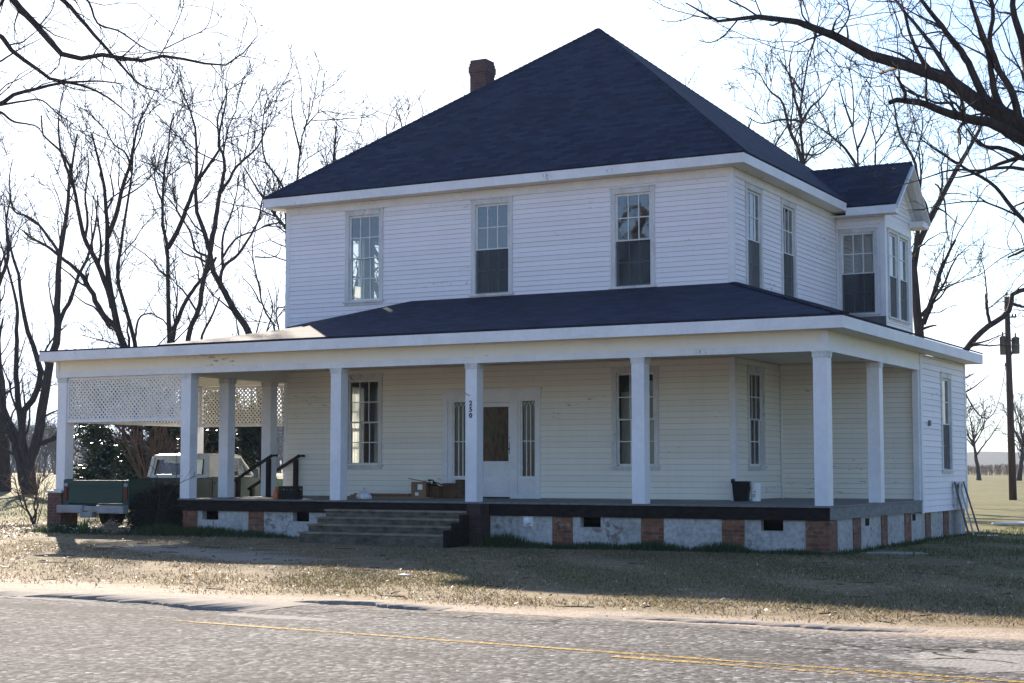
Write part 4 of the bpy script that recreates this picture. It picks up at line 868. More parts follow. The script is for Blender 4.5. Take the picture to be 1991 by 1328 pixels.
def children(P, Rr, n, L, rng, K=6, tmin=0.2, ang=(25, 60), up=0.25, wig=0.25, rk=0.62, rmin=0.006, droop=0.0):
    """n children on every limb of P (N,k,3); L = length range in metres (or per parent length when negative)"""
    N, k = P.shape[:2]; cnt = rng.poisson(n, N) if np.isscalar(n) else rng.poisson(n); idx = np.repeat(np.arange(N), cnt); m = len(idx)
    if m == 0: return np.zeros((0, K, 3)), np.zeros((0, K))
    t = tmin + (1 - tmin) * rng.rand(m) ** 0.8; q = np.minimum((t * (k - 1)).astype(int), k - 2); fr = (t * (k - 1) - q)[:, None]
    p0 = P[idx, q] * (1 - fr) + P[idx, q + 1] * fr; tan = norm(P[idx, q + 1] - P[idx, q]); rp = Rr[idx, q] * (1 - fr[:, 0]) + Rr[idx, q + 1] * fr[:, 0]
    rv = rng.randn(m, 3); perp = norm(rv - tan * (rv * tan).sum(1, keepdims=True)); a = np.radians(rng.uniform(*ang, m))[:, None]
    d = tan * np.cos(a) + perp * np.sin(a); d[:, 2] += up; d = norm(d)
    plen = np.linalg.norm(np.diff(P, axis=1), axis=2).sum(1)[idx]
    ln = (rng.uniform(L[0], L[1], m) if L[0] > 0 else plen * rng.uniform(-L[0], -L[1], m)) * (1.15 - 0.55 * t)
    r0 = np.maximum(np.minimum(rp * rk * rng.uniform(0.7, 1.0, m), rp * 0.9), rmin)
    r0 = np.minimum(r0, np.maximum(ln * 0.03, rmin))
    out = np.zeros((m, K, 3)); out[:, 0] = p0; st = ln / (K - 1)
    for j in range(1, K):
        d = d + rng.randn(m, 3) * wig; d[:, 2] += up * 0.22 - droop * j / K; d = norm(d); out[:, j] = out[:, j - 1] + d * st[:, None]
    taper = np.linspace(1, 0, K)[None]; rr_ = rmin * 0.75 + (r0[:, None] - rmin * 0.75) * taper
    return out, np.maximum(rr_, rmin * 0.7)
def tubes(sets):
    """list of (P (N,k,3), R (N,k), sides) -> vertices, quads"""
    Vs, Fs, off = [], [], 0
    for P, Rr, S in sets:
        N, k = P.shape[:2]
        if N == 0: continue
        tan = np.empty_like(P); tan[:, 1:-1] = P[:, 2:] - P[:, :-2]; tan[:, 0] = P[:, 1] - P[:, 0]; tan[:, -1] = P[:, -1] - P[:, -2]; tan = norm(tan)
        ax = norm(P[:, -1] - P[:, 0]); ref = np.where(np.abs(ax[:, 2:3]) > 0.7, np.array([[1.0, 0.13, 0.07]]), np.array([[0.05, 0.11, 1.0]]))[:, None]
        u = norm(np.cross(tan, np.broadcast_to(ref, tan.shape))); w = np.cross(tan, u)
        a = np.arange(S) * 2 * np.pi / S
        ring = P[:, :, None] + Rr[:, :, None, None] * (u[:, :, None] * np.cos(a)[None, None, :, None] + w[:, :, None] * np.sin(a)[None, None, :, None])
        Vs.append(ring.reshape(-1, 3)); b = off + (np.arange(N) * k * S)[:, None, None]; r_ = (np.arange(k - 1) * S)[None, :, None]; s = np.arange(S)[None, None]; s2 = (s + 1) % S
        Fs.append(np.stack(np.broadcast_arrays(b + r_ + s, b + r_ + s2, b + r_ + S + s2, b + r_ + S + s), -1).reshape(-1, 4)); off += N * k * S
    return np.concatenate(Vs), np.concatenate(Fs)
def build_tree(name, base, label, limbs, rng, spec, group=None, cat='tree', bark='bark', twig='twig', K=22, jit=0.12, sides=7):
    """limbs: list of (points, radii) in the place; spec: list of dicts for the successive generations of branches"""
    root = empty(name, base, label, cat, group)
    R_ = [resample(p, r, K, rng, jit) for p, r in limbs]
    P = np.stack([q[0] for q in R_]); Rr = np.stack([q[1] for q in R_])
    V, F = tubes([(P, Rr, sides)]); np_obj('trunk', V, F, bark, root, True)
    sets = []; cP, cR = P, Rr
    for i, s in enumerate(spec):
        s = dict(s); n = s.pop('n'); L = s.pop('L'); keep = s.pop('keep', False); plen = np.linalg.norm(np.diff(cP, axis=1), axis=2).sum(1)
        nP, nR = children(cP, cR, n * plen if s.pop('per_m', False) else n, L, rng, **s); sets.append((nP, nR, 4 if i == 0 else 3)); cP, cR = nP, nR
    V, F = tubes(sets); np_obj('crown', V, F, twig, root)
    return root
def traced(tr, D0, base_uv=None, spread=2.5, seed=0):
    """surveyed limbs: each is (list of (u, v), width at start, width at end); every limb wanders nearer or farther than the trunk"""
    rng = np.random.RandomState(seed); placed = []; out = []
    for pts, w0, w1 in tr:
        p = np.array(pts, float); d0 = D0
        if placed:
            A = np.concatenate(placed); dd = np.hypot(A[:, 0] - p[0, 0], A[:, 1] - p[0, 1]); j = dd.argmin()
            if dd[j] < 30: d0 = A[j, 2]
        s = np.concatenate([[0], np.cumsum(np.hypot(*np.diff(p, axis=0).T))]); s = s / max(s[-1], 1)
        dep = d0 + rng.uniform(-spread, spread) * s ** 1.3
        placed.append(np.concatenate([np.stack([np.interp(np.linspace(0, 1, 12), s, q) for q in (p[:, 0], p[:, 1], dep)], 1)]))
        out.append((np.array([survey(u, v, d) for (u, v), d in zip(p, dep)]), np.interp(s, [0, 1], [w0, w1]) / 2 * D0 / FPX))
    return out
def grown(base, H, rng, n=6, spread=0.45, r0=None, fork=0.28):
    """a bare tree of height H: trunk, then rising limbs"""
    b = np.array(base, float); r0 = r0 or H * 0.02; lean = rng.randn(2) * 0.04; top = b + np.array([lean[0] * H, lean[1] * H, H * 0.62])
    P = [b + (top - b) * t + np.array([*(rng.randn(2) * 0.02 * H * t), 0]) for t in (0, .15, .35, .6, 1)]; P[0] = b - np.array([0, 0, 0.1]); limbs = [(np.array(P), np.array([r0 * 1.35, r0, r0 * .85, r0 * .55, r0 * .22]))]
    for k in range(n):
        t = fork + (0.75 - fork) * rng.rand(); q = b + (top - b) * t; az = 2 * math.pi * (k + rng.rand() * 0.7) / n; L = H * (0.72 - 0.42 * t) * rng.uniform(.85, 1.1); d = np.array([math.cos(az) * spread * 1.5, math.sin(az) * spread * 1.5, 1.0]); d /= np.linalg.norm(d); pts = [q]
        for j in range(4): d = d + np.array([*(rng.randn(2) * 0.12), 0.10]); d /= np.linalg.norm(d); pts.append(pts[-1] + d * L / 4)
        r = r0 * (0.62 - 0.4 * t); limbs.append((np.array(pts), np.linspace(r, r * 0.18, 5)))
    return limbs
SPEC_BIG = [dict(n=0.95, per_m=True, L=(1.2, 4.2), K=7, tmin=0.12, ang=(25, 65), up=0.28, wig=0.2, rk=0.55, rmin=0.018),
            dict(n=1.9, per_m=True, L=(0.5, 1.9), K=6, tmin=0.1, ang=(25, 60), up=0.2, wig=0.24, rk=0.55, rmin=0.013),
            dict(n=3.4, per_m=True, L=(0.25, 0.9), K=4, tmin=0.1, ang=(25, 60), up=0.12, wig=0.28, rk=0.55, rmin=0.010)]

def ground_pt(u, v_top, D): p = survey(u, v_top, D); return (p[0], p[1], float(gz(p[0], p[1])))
# the row of big bare trees left of the house
T_A = [([(60, 965), (56, 915), (69, 866), (80, 809), (89, 751), (94, 711), (108, 680), (111, 623), (112, 553), (117, 490), (126, 436), (130, 404), (138, 330), (150, 260)], 28, 4),
       ([(58, 930), (49, 897), (43, 840), (49, 789), (66, 774), (78, 730), (70, 690), (54, 642), (41, 585), (35, 525), (25, 502), (16, 464), (13, 442), (8, 400)], 20, 3),
       ([(54, 925), (29, 866), (6, 823), (-20, 770), (-40, 690), (-45, 600)], 20, 6),
       ([(43, 840), (34, 766), (31, 709), (32, 648), (33, 600), (20, 540), (0, 470)], 16, 3),
       ([(112, 640), (124, 605), (136, 585), (155, 531), (170, 500), (185, 440), (190, 380)], 11, 3),
       ([(117, 500), (104, 477), (73, 436), (50, 420), (25, 408), (18, 350), (24, 310)], 8, 2),
       ([(69, 866), (110, 850), (128, 830), (146, 800)], 12, 6), ([(43, 860), (10, 800), (-5, 700), (5, 620)], 14, 4)]
T_B = [([(270, 960), (262, 800), (246, 690), (226, 635), (218, 585), (209, 534), (206, 490), (209, 449), (206, 411), (202, 363), (193, 319), (185, 290), (178, 260)], 26, 4),
       ([(226, 635), (205, 620), (190, 594), (170, 555), (155, 531), (120, 502), (85, 475), (62, 465), (47, 452)], 15, 4),
       ([(218, 600), (212, 570), (190, 515), (164, 464), (152, 411), (142, 363), (139, 341), (132, 316), (108, 285), (84, 264), (80, 225)], 14, 3),
       ([(142, 363), (130, 330), (117, 290), (113, 240), (118, 200)], 8, 2),
       ([(209, 460), (221, 430), (228, 404), (240, 357), (253, 319), (262, 270), (269, 242), (285, 210), (300, 180)], 12, 2),
       ([(275, 960), (270, 760), (262, 672), (250, 623), (234, 569), (227, 532), (234, 490), (240, 436), (248, 390), (256, 337), (260, 290), (278, 260), (282, 230)], 15, 2.5),
       ([(256, 337), (245, 300), (220, 280), (205, 250)], 6, 2), ([(164, 464), (170, 430), (165, 380), (172, 330), (168, 290)], 7, 2), ([(190, 520), (196, 480), (190, 430), (182, 380)], 7, 2),
       ([(262, 660), (270, 620), (290, 610), (305, 615)], 6, 3), ([(206, 411), (220, 380), (215, 340), (222, 300)], 5, 1.5), ([(215, 640), (185, 600), (165, 590), (140, 570)], 6, 2)]
T_C = [([(335, 960), (333, 800), (329, 667), (327, 585), (326, 521), (326, 483), (316, 442), (316, 411), (319, 332), (326, 306), (329, 258), (338, 220)], 17, 3),
       ([(326, 483), (345, 449), (364, 401), (376, 370), (392, 341), (417, 306), (427, 285), (422, 232), (436, 195), (445, 160)], 12, 2),
       ([(333, 665), (338, 642), (357, 594), (380, 556), (402, 531), (420, 500)], 12, 6), ([(319, 400), (305, 370), (300, 330), (306, 290)], 5, 1.5), ([(376, 370), (384, 330), (380, 290)], 6, 2)]
T_D = [([(520, 960), (505, 740), (484, 648), (455, 604), (427, 553), (408, 515), (408, 483), (392, 439), (380, 404), (380, 357), (382, 316), (378, 237), (362, 200), (351, 174)], 24, 3),
       ([(408, 490), (417, 436), (427, 376), (436, 332), (433, 300), (424, 280), (430, 240), (440, 195), (438, 160)], 13, 2.5),
       ([(427, 376), (443, 354), (459, 325), (487, 300), (501, 285), (515, 255), (522, 220)], 8, 2),
       ([(427, 560), (433, 521), (462, 496), (490, 452), (503, 426), (509, 392), (520, 350)], 9, 2),
       ([(433, 500), (459, 464), (497, 449), (520, 437), (545, 433)], 6, 2), ([(433, 521), (433, 461), (446, 426), (459, 379), (465, 340)], 7, 2),
       ([(410, 510), (402, 499), (380, 487), (370, 452), (354, 426), (335, 395), (319, 379)], 7, 2), ([(380, 357), (392, 330), (400, 290)], 6, 2),
       ([(372, 960), (366, 740), (364, 660), (386, 604), (395, 553), (402, 520), (408, 495)], 15, 10), ([(400, 690), (392, 657), (411, 616), (427, 578)], 7, 4), ([(505, 740), (500, 690), (520, 640), (530, 600), (520, 560)], 6, 2)]
T_E = [([(560, 960), (548, 760), (534, 641), (520, 615), (509, 594), (506, 569), (490, 496), (493, 468), (500, 430)], 9, 2), ([(506, 590), (490, 560), (476, 545), (468, 535)], 4, 1.5), ([(545, 700), (543, 650), (537, 604), (553, 597)], 5, 3), ([(495, 500), (530, 500), (543, 490), (547, 470)], 4, 1.5)]
T_F = [([(600, 960), (590, 700), (575, 480), (577, 353), (588, 258), (598, 237), (603, 190)], 11, 2.5), ([(585, 300), (570, 240), (566, 200), (572, 180)], 5, 1.5), ([(560, 560), (556, 420), (550, 366), (531, 335), (512, 303), (511, 232), (520, 190)], 9, 2), ([(590, 250), (612, 225), (630, 205)], 4, 1.5)]
big = [('pecan_tree', T_A, 82, 'low-forking bare tree with many stems at the far left beyond the white column', 60, 1.0),
       ('pecan_tree', T_B, 62, 'bare tree with two close trunks rising over the carport roof, its thick limb leaning left', 262, 1.0),
       ('pecan_tree', T_C, 66, 'bare tree with one straight upright trunk behind the middle of the carport roof', 333, 1.0),
       ('pecan_tree', T_D, 58, 'bare tree with a thick trunk leaning left behind the tan patch of porch roof', 510, 1.0),
       ('pecan_tree', T_E, 64, 'thin bare tree close beside the left wall of the upper storey', 556, 0.6),
       ('pecan_tree', T_F, 60, 'bare tree whose thin stems rise above the left eave of the main roof', 598, 0.7)]
for k, (nm, tr, D, lab, ub, dens) in enumerate(big):
    rng = np.random.RandomState(20 + k); limbs = [(P, r * 0.86) for P, r in traced(tr, D, seed=k)]
    for P, r in limbs:
        if P[0][2] < 0.6: g = float(gz(P[0][0], P[0][1])); P[0][2] = g - 0.15; r[0] *= 1.25
    spec = [dict(s) for s in SPEC_BIG]; spec[0]['n'] *= dens
    build_tree(nm, ground_pt(ub, 900, D), lab, limbs, rng, spec, 'bare trees left of the house')
# left edge trunk, half out of the frame
rng = np.random.RandomState(41)
limbs = traced([([(10, 960), (8, 880), (2, 780), (-8, 640), (-4, 520), (-12, 400), (-8, 300)], 24, 5), ([(4, 800), (-20, 700), (-40, 600), (-60, 480)], 14, 4), ([(-6, 560), (15, 500), (12, 430), (22, 380)], 9, 2)], 88, seed=9)
limbs[0][0][0][2] = float(gz(*limbs[0][0][0][:2])) - 0.1
build_tree('pecan_tree', ground_pt(8, 900, 88), 'bare tree cut by the left edge of the view', limbs, rng, SPEC_BIG, 'bare trees left of the house')

# grown trees that show above the roofs and behind the house
def at_ground(u, D):
    p = survey(u, 900, D); return np.array([p[0], p[1], float(gz(p[0], p[1]))])
for k, (u, D, H, lab, sp_) in enumerate([(705, 62, 17.6, 'bare crown showing over the left hip between the eave and the chimney', 0.5), (795, 64, 18.6, 'bare crown showing over the left hip just left of the chimney', 0.45), (875, 66, 19.6, 'bare twigs of a tree peeping out beside the chimney', 0.4),
                                     (1320, 70, 21.0, 'faint twigs of a tree behind the right slope of the main roof', 0.4)]):
    rng = np.random.RandomState(60 + k); build_tree('pecan_tree', at_ground(u, D), lab, grown(at_ground(u, D), H, rng, 7, sp_), rng, SPEC_BIG, 'bare trees behind the roofs')
T_H = [([(1572, 900), (1566, 500), (1562, 332), (1555, 226), (1562, 170), (1571, 113), (1587, 68), (1592, 30)], 15, 2), ([(1562, 320), (1548, 280), (1535, 253), (1521, 199), (1500, 180), (1490, 167), (1475, 140)], 9, 2), ([(1556, 240), (1575, 210), (1600, 185), (1620, 150)], 6, 1.5), ([(1555, 226), (1540, 170), (1535, 120), (1545, 80)], 6, 1.5), ([(1560, 300), (1590, 300), (1610, 285), (1622, 262)], 5, 1.5), ([(1556, 235), (1520, 232), (1480, 240), (1450, 225)], 5, 1.5), ([(1560, 180), (1525, 130), (1510, 100)], 5, 1.5)]
T_I = [([(1675, 900), (1672, 500), (1668, 325), (1666, 280), (1657, 245), (1660, 190), (1650, 130)], 9, 2), ([(1667, 325), (1639, 285), (1594, 248), (1566, 235)], 7, 2), ([(1666, 290), (1680, 262), (1690, 230), (1700, 190)], 5, 1.5), ([(1710, 900), (1704, 500), (1702, 321), (1702, 271), (1689, 217), (1692, 160), (1700, 120)], 7, 1.5), ([(1702, 280), (1722, 250), (1735, 220)], 4, 1.5), ([(1657, 245), (1640, 200), (1630, 160)], 5, 1.5)]
for k, (tr, D, lab, ub) in enumerate([(T_H, 64, 'bare tree fanning out above the right slope of the main roof', 1568), (T_I, 70, 'pair of slim bare stems above the bay gable roof', 1675)]):
    rng = np.random.RandomState(70 + k); limbs = traced(tr, D, seed=30 + k)
    for P, r in limbs:
        if P[0][2] < 1.5: P[0][2] = float(gz(P[0][0], P[0][1])) - 0.1
    build_tree('pecan_tree', at_ground(ub, D), lab, limbs, rng, SPEC_BIG, 'bare trees behind the roofs')
T_J = [([(1796, 930), (1794, 760), (1788, 657), (1779, 585), (1776, 521), (1779, 490), (1795, 458), (1807, 426), (1833, 379), (1855, 335), (1877, 300), (1903, 253), (1925, 200), (1940, 140)], 26, 4),
       ([(1778, 500), (1786, 440), (1790, 400), (1784, 350), (1779, 318), (1774, 303), (1752, 267), (1743, 239), (1738, 203), (1728, 165)], 10, 2.5),
       ([(1796, 629), (1811, 591), (1826, 537), (1842, 496), (1857, 466)], 10, 5), ([(1792, 640), (1808, 634), (1820, 632)], 6, 3),
       ([(1833, 385), (1826, 365), (1818, 357)], 5, 3), ([(1833, 375), (1838, 405), (1840, 440), (1845, 470)], 4, 2), ([(1833, 379), (1850, 375), (1880, 378)], 3, 1.5), ([(1811, 591), (1830, 575), (1838, 560)], 5, 2),
       ([(1796, 790), (1840, 730), (1874, 686), (1896, 658), (1925, 631), (1956, 612), (1967, 585), (1969, 569), (1991, 564), (2030, 555)], 16, 8), ([(1925, 631), (1919, 600), (1917, 572)], 7, 6), ([(1967, 590), (1990, 596), (2020, 600)], 7, 3)]
rng = np.random.RandomState(80); limbs = traced(T_J, 56, seed=44); limbs[0][0][0][2] = -1.0
spec = [dict(s) for s in SPEC_BIG]; spec[0]['up'] = 0.05
build_tree('pecan_tree', at_ground(1796, 56), 'bare tree with a forked grey trunk rising behind the wing, right of the bay', limbs, rng, spec, 'bare trees behind the roofs')

# near tree right of the frame: its limbs sweep in from the right edge
T_M = [([(2230, 1100), (2215, 900), (2190, 700), (2140, 480), (2070, 340), (1991, 262), (1978, 244), (1933, 212), (1887, 190), (1842, 158), (1797, 131), (1752, 129), (1707, 115), (1661, 90), (1625, 70), (1580, 52), (1526, 36), (1481, 32), (1436, 34), (1390, 41), (1350, 27), (1332, 5)], 74, 2.5),
       ([(2020, 285), (1970, 262), (1933, 240), (1865, 226), (1797, 203), (1752, 194), (1729, 199)], 26, 9), ([(1760, 195), (1758, 176), (1743, 149)], 8, 4),
       ([(1940, 212), (1910, 181), (1878, 113), (1833, 54), (1792, 0), (1760, -50)], 18, 5), ([(1960, 225), (1933, 181), (1924, 113), (1905, 60), (1887, 0), (1880, -60)], 15, 5),
       ([(1875, 175), (1851, 149), (1806, 81), (1752, 14), (1720, -30)], 12, 4), ([(1985, 240), (1964, 172), (1942, 136), (1924, 81), (1930, 20), (1915, -50)], 16, 5), ([(2040, 310), (1991, 307), (1951, 289), (1905, 280), (1880, 250)], 15, 4),
       ([(2080, 500), (1991, 429), (1933, 361), (1883, 330), (1824, 294), (1790, 270)], 12, 3), ([(2050, 330), (2000, 330), (1960, 325), (1900, 331), (1850, 330), (1785, 350)], 9, 2),
       ([(2100, 380), (2010, 160), (1991, 100), (1970, 20), (1975, -60)], 30, 8), ([(1580, 52), (1560, 30), (1556, 0), (1550, -30)], 4, 2), ([(1625, 70), (1650, 30), (1640, -20)], 4, 2), ([(1752, 129), (1720, 138), (1710, 142)], 8, 5), ([(2140, 480), (2060, 430), (2000, 480), (1960, 500)], 16, 4),
       ([(1481, 32), (1470, 5), (1460, -30)], 3, 1.5), ([(1585, 55), (1580, 85), (1565, 110)], 4, 1.5), ([(2060, 340), (2010, 250), (2000, 180), (1985, 100)], 20, 6)]
rng = np.random.RandomState(90); limbs = traced(T_M, 27, spread=2.2, seed=50)
p0 = limbs[0][0][0]; p0[2] = -1.0; limbs[0][1][0] *= 1.2
spec = [dict(n=2.3, per_m=True, L=(0.7, 2.6), K=7, tmin=0.16, ang=(25, 70), up=0.10, wig=0.22, rk=0.5, rmin=0.008), dict(n=2.9, per_m=True, L=(0.3, 1.2), K=6, tmin=0.1, ang=(25, 65), up=0.06, wig=0.26, rk=0.6, rmin=0.005), dict(n=3.2, per_m=True, L=(0.15, 0.5), K=4, tmin=0.1, ang=(25, 60), up=0.03, wig=0.3, rk=0.6, rmin=0.0035)]
tree_m = build_tree('pecan_tree', (p0[0], p0[1], -0.85), 'near bare tree whose thick limbs sweep in from the right edge over the house', limbs, rng, spec, sides=9)
# near tree left of the frame: thin hanging branches at the upper left
T_N = [([(-420, 1150), (-400, 800), (-330, 420), (-250, 200), (-170, 40), (-120, -80)], 70, 30), ([(-190, 80), (-80, -60), (0, -25), (21, 0), (74, 53), (105, 90), (140, 116), (206, 105), (221, 110), (274, 119), (306, 111), (343, 112), (411, 127), (432, 129), (459, 116), (480, 95), (501, 69)], 20, 1.6),
       ([(-100, -100), (40, -60), (121, 0), (169, 53), (221, 111), (258, 153), (279, 170), (308, 178)], 14, 2.5), ([(-260, 210), (-120, 60), (-40, 55), (0, 69), (24, 100), (74, 137), (100, 155), (142, 162), (179, 174), (221, 198), (258, 232)], 18, 2),
       ([(-250, 220), (-80, 230), (0, 203), (26, 185), (79, 171), (121, 162), (190, 158), (237, 163)], 16, 2), ([(0, 205), (42, 198), (79, 195), (110, 220), (142, 242)], 5, 1.5), ([(-30, 215), (0, 218), (26, 237), (68, 245), (84, 263)], 6, 2),
       ([(306, 111), (316, 100), (337, 58), (353, 21), (358, -10)], 2.5, 1.2), ([(320, 95), (360, 75), (401, 53), (416, 0)], 2.5, 1.2), ([(120, -30), (169, 0), (190, 47), (232, 61), (285, 97), (330, 103), (369, 103)], 5, 1.4), ([(411, 127), (430, 150), (455, 165), (464, 190)], 2, 1), ([(60, -60), (20, -20), (-10, 30), (-30, 100)], 7, 3), ([(74, 53), (100, 20), (110, -20)], 3, 1.2), ([(0, 120), (40, 95), (80, 75)], 4, 1.5)]
rng = np.random.RandomState(95); limbs = traced(T_N, 26, spread=2.0, seed=60)
p0 = limbs[0][0][0]; p0[2] = -1.0
spec = [dict(n=2.6, per_m=True, L=(0.4, 1.7), K=7, tmin=0.12, ang=(25, 65), up=0.0, wig=0.24, rk=0.45, rmin=0.006), dict(n=2.4, per_m=True, L=(0.2, 0.8), K=5, tmin=0.1, ang=(25, 65), up=0.0, wig=0.28, rk=0.6, rmin=0.004), dict(n=1.5, per_m=True, L=(0.08, 0.3), K=4, tmin=0.1, ang=(25, 60), up=0.0, wig=0.3, rk=0.6, rmin=0.003)]
tree_n = build_tree('pecan_tree', (p0[0], p0[1], -0.85), 'near bare tree whose drooping branches hang in at the upper left corner', limbs, rng, spec, sides=8)
# a few dead leaves still hanging on it
lb = MB(); q = random.Random(2)
for u, v in [(495, 51), (521, 62), (508, 50), (501, 153), (325, 47), (476, 125), (470, 122), (396, 107), (350, 12), (478, 128)]:
    p = Vector(survey(u, v, 26 + q.uniform(-1, 1))); e = [Vector((q.uniform(-1, 1), q.uniform(-1, 1), q.uniform(-1, 1))).normalized() * 0.04 for _ in range(2)]
    lb.poly([p - e[0], p + e[1] * 0.5, p + e[0], p - e[1] * 0.5]); lb.tube([p + Vector((0, 0, 0.10)), p], 0.003, 3)
obj('hanging_leaves', lb, 'dead_leaf', tree_n)

# orchard rows far behind, right and left
SPEC_FAR = [dict(n=1.7, per_m=True, L=(0.9, 3.0), K=5, tmin=0.15, ang=(30, 65), up=0.2, wig=0.2, rk=0.6, rmin=0.026), dict(n=2.2, per_m=True, L=(0.6, 2.0), K=4, tmin=0.1, ang=(25, 60), up=0.1, wig=0.25, rk=0.6, rmin=0.018)]
for k, (u, D, H, lab, sp_) in enumerate([(1903, 165, 10.5, 'bare orchard tree just right of the wing wall, left of the utility pole', 0.6), (1980, 170, 12.5, 'bare orchard tree just right of the utility pole, cut by the right edge', 0.5)]):
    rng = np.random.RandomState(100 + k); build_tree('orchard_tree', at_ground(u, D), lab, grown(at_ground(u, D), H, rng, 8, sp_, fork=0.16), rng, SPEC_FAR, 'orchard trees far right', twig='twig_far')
protos = []
for k in range(4):
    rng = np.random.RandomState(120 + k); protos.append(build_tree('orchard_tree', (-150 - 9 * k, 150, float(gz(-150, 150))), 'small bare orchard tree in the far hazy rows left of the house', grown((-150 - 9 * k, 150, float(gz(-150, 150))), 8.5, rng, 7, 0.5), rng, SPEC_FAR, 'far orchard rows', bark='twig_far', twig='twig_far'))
q = random.Random(11)
for k in range(26):
    src = protos[k % 4]; D = q.uniform(190, 280); u = 20 + k * 20 + q.uniform(-8, 8)
    if k < 4: o = src
    else:
        o = src.copy(); C.objects.link(o)
        for ch in src.children:
            c_ = ch.copy(); C.objects.link(c_); c_.parent = o; c_.matrix_parent_inverse = ch.matrix_parent_inverse.copy()
    p = at_ground(u, D); o.location = p; o.rotation_euler = (0, 0, q.uniform(0, 6.28)); s = q.uniform(0.8, 1.25); o.scale = (s, s, s)

# far woods and brush as masses
def wood_mass(name, xs, depth0, depth1, h, n, seed, mat, z0=0.0, label=None):
    r = np.random.RandomState(seed); u = r.uniform(xs[0], xs[1], n); D = r.uniform(depth0, depth1, n)
    base = np.array([at_ground(a, b) for a, b in zip(u, D)]); hh = h * (0.65 + 0.25 * np.sin(u * 0.013 + 1) + 0.25 * r.rand(n))
    P = np.zeros((n, 4, 3)); P[:, 0] = base
    for j in range(1, 4): P[:, j] = P[:, j - 1] + np.stack([r.randn(n) * 0.08 * h, r.randn(n) * 0.08 * h, hh / 3], 1)
    Rr = np.stack([0.05 * hh * .35, 0.04 * hh * .35, 0.03 * hh * .35, 0.012 * hh * .35], 1)
    c1, r1 = children(P, Rr, 9, (h * 0.2, h * 0.5), r, K=4, tmin=0.05, up=0.3, rmin=h * 0.007); c2, r2 = children(c1, r1, 3, (h * 0.1, h * 0.25), r, K=3, tmin=0.1, up=0.2, rmin=h * 0.006)
    V, F = tubes([(P, Rr, 4), (c1, r1, 3), (c2, r2, 3)]); o = np_obj(name, V, F, mat); o['kind'] = 'stuff'
    if label: o['label'] = label
    return o
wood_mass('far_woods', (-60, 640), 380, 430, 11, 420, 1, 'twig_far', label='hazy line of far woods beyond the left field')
wood_mass('far_brush', (1820, 2100), 250, 320, 1.5, 520, 2, 'twig_red', label='brown brush across the far right field')
# low hills beyond
def hill(name, u0, u1, D, h, seed):
    us = np.linspace(u0, u1, 60); hz = h * (0.75 + 0.18 * wob1(us, seed, 0.006) * 0.6); A = np.array([at_ground(u, D) for u in us]); B_ = np.array([at_ground(u, D * 1.25) for u in us]); Cc = np.array([at_ground(u, D * 1.6) for u in us])
    A[:, 2] -= 2; B_[:, 2] += hz; Cc[:, 2] -= 2; n = len(us); k = np.arange(n - 1)
    o = np_obj(name, np.concatenate([A, B_, Cc]), np.concatenate([np.stack([k, k + 1, k + n + 1, k + n], 1), np.stack([k + n, k + n + 1, k + 2 * n + 1, k + 2 * n], 1)]), 'hill', smooth=True); o['kind'] = 'structure'
M['hill'] = mottled('wooded hill', (0.045, 0.05, 0.045), (0.09, 0.09, 0.075), 0.06, 0.95, 0.5, 0)
hill('hills', 1500, 2600, 900, 15, 2); hill('hills', -900, 900, 1000, 24, 3)

# ------------------------------------------------------------------ pickup truck under the carport
TX, TY = -13.96, -3.66; TG = float(gz(TX, TY)) + 0.0
truck = empty('pickup_truck', (TX, TY, TG), 'old green pickup with white cab roof backed under the carport', 'truck')
tf = lambda x, y, z: (TX + x, TY + y, TG + z)
def tbox(mb, *a): mb.box(*a, f=tf)
def arch(y0, y1, zb, zt, yc, r, n=12, zc=0.38):
    pts = [(y0, zb)]; a0 = math.asin(min(1, (zb - zc) / r))
    pts += [(yc - r * math.cos(a), zc + r * math.sin(a)) for a in np.linspace(a0, math.pi - a0, n)]
    return pts + [(y1, zb), (y1, zt), (y0, zt)]
mb = MB()
for s in (-1, 1):
    m2 = MB(); m2.prism(arch(0.04, 2.78, 0.50, 1.15, 1.45, 0.46), 'x', s * 0.93, s * 0.99); m2.prism([(0.04, 1.10), (2.78, 1.10), (2.78, 1.155), (0.04, 1.155)], 'x', s * 0.86, s * 0.929)
    mb.f += [tuple(i + len(mb.v) for i in q) for q in m2.f]; mb.v += [tf(*p) for p in m2.v]
tbox(mb, -0.92, 0.92, 0.05, 2.75, 0.58, 0.62); tbox(mb, -0.92, 0.92, 2.72, 2.77, 0.62, 1.13)
bed = obj('bed', mb, 'truck_green', truck, bevel=0.01)
mb = MB(); tbox(mb, -0.80, 0.80, 0.0, 0.045, 0.62, 1.14); tbox(mb, -0.80, 0.80, -0.022, 0.0, 1.00, 1.14); tbox(mb, -0.80, 0.80, -0.016, 0.0, 0.62, 0.92); tbox(mb, -0.985, -0.805, 0.0, 0.05, 0.52, 1.14); tbox(mb, 0.805, 0.985, 0.0, 0.05, 0.52, 1.14)
obj('tailgate', mb, 'truck_green', truck, bevel=0.008)
for s in (-1, 1):
    mb = MB(); tbox(mb, s * 0.895 - 0.055, s * 0.895 + 0.055, -0.022, -0.002, 0.68, 0.98); tl = obj('taillight', mb, 'red_lens', truck, bevel=0.01)
    mb = MB(); tbox(mb, s * 0.895 - 0.05, s * 0.895 + 0.05, -0.02, -0.002, 1.0, 1.07); obj('reverse_lamp', mb, 'bumper', tl)
mb = MB(); tbox(mb, 0.988, 1.0, 0.30, 0.38, 0.80, 0.86); obj('side_marker', mb, 'red_lens', truck)
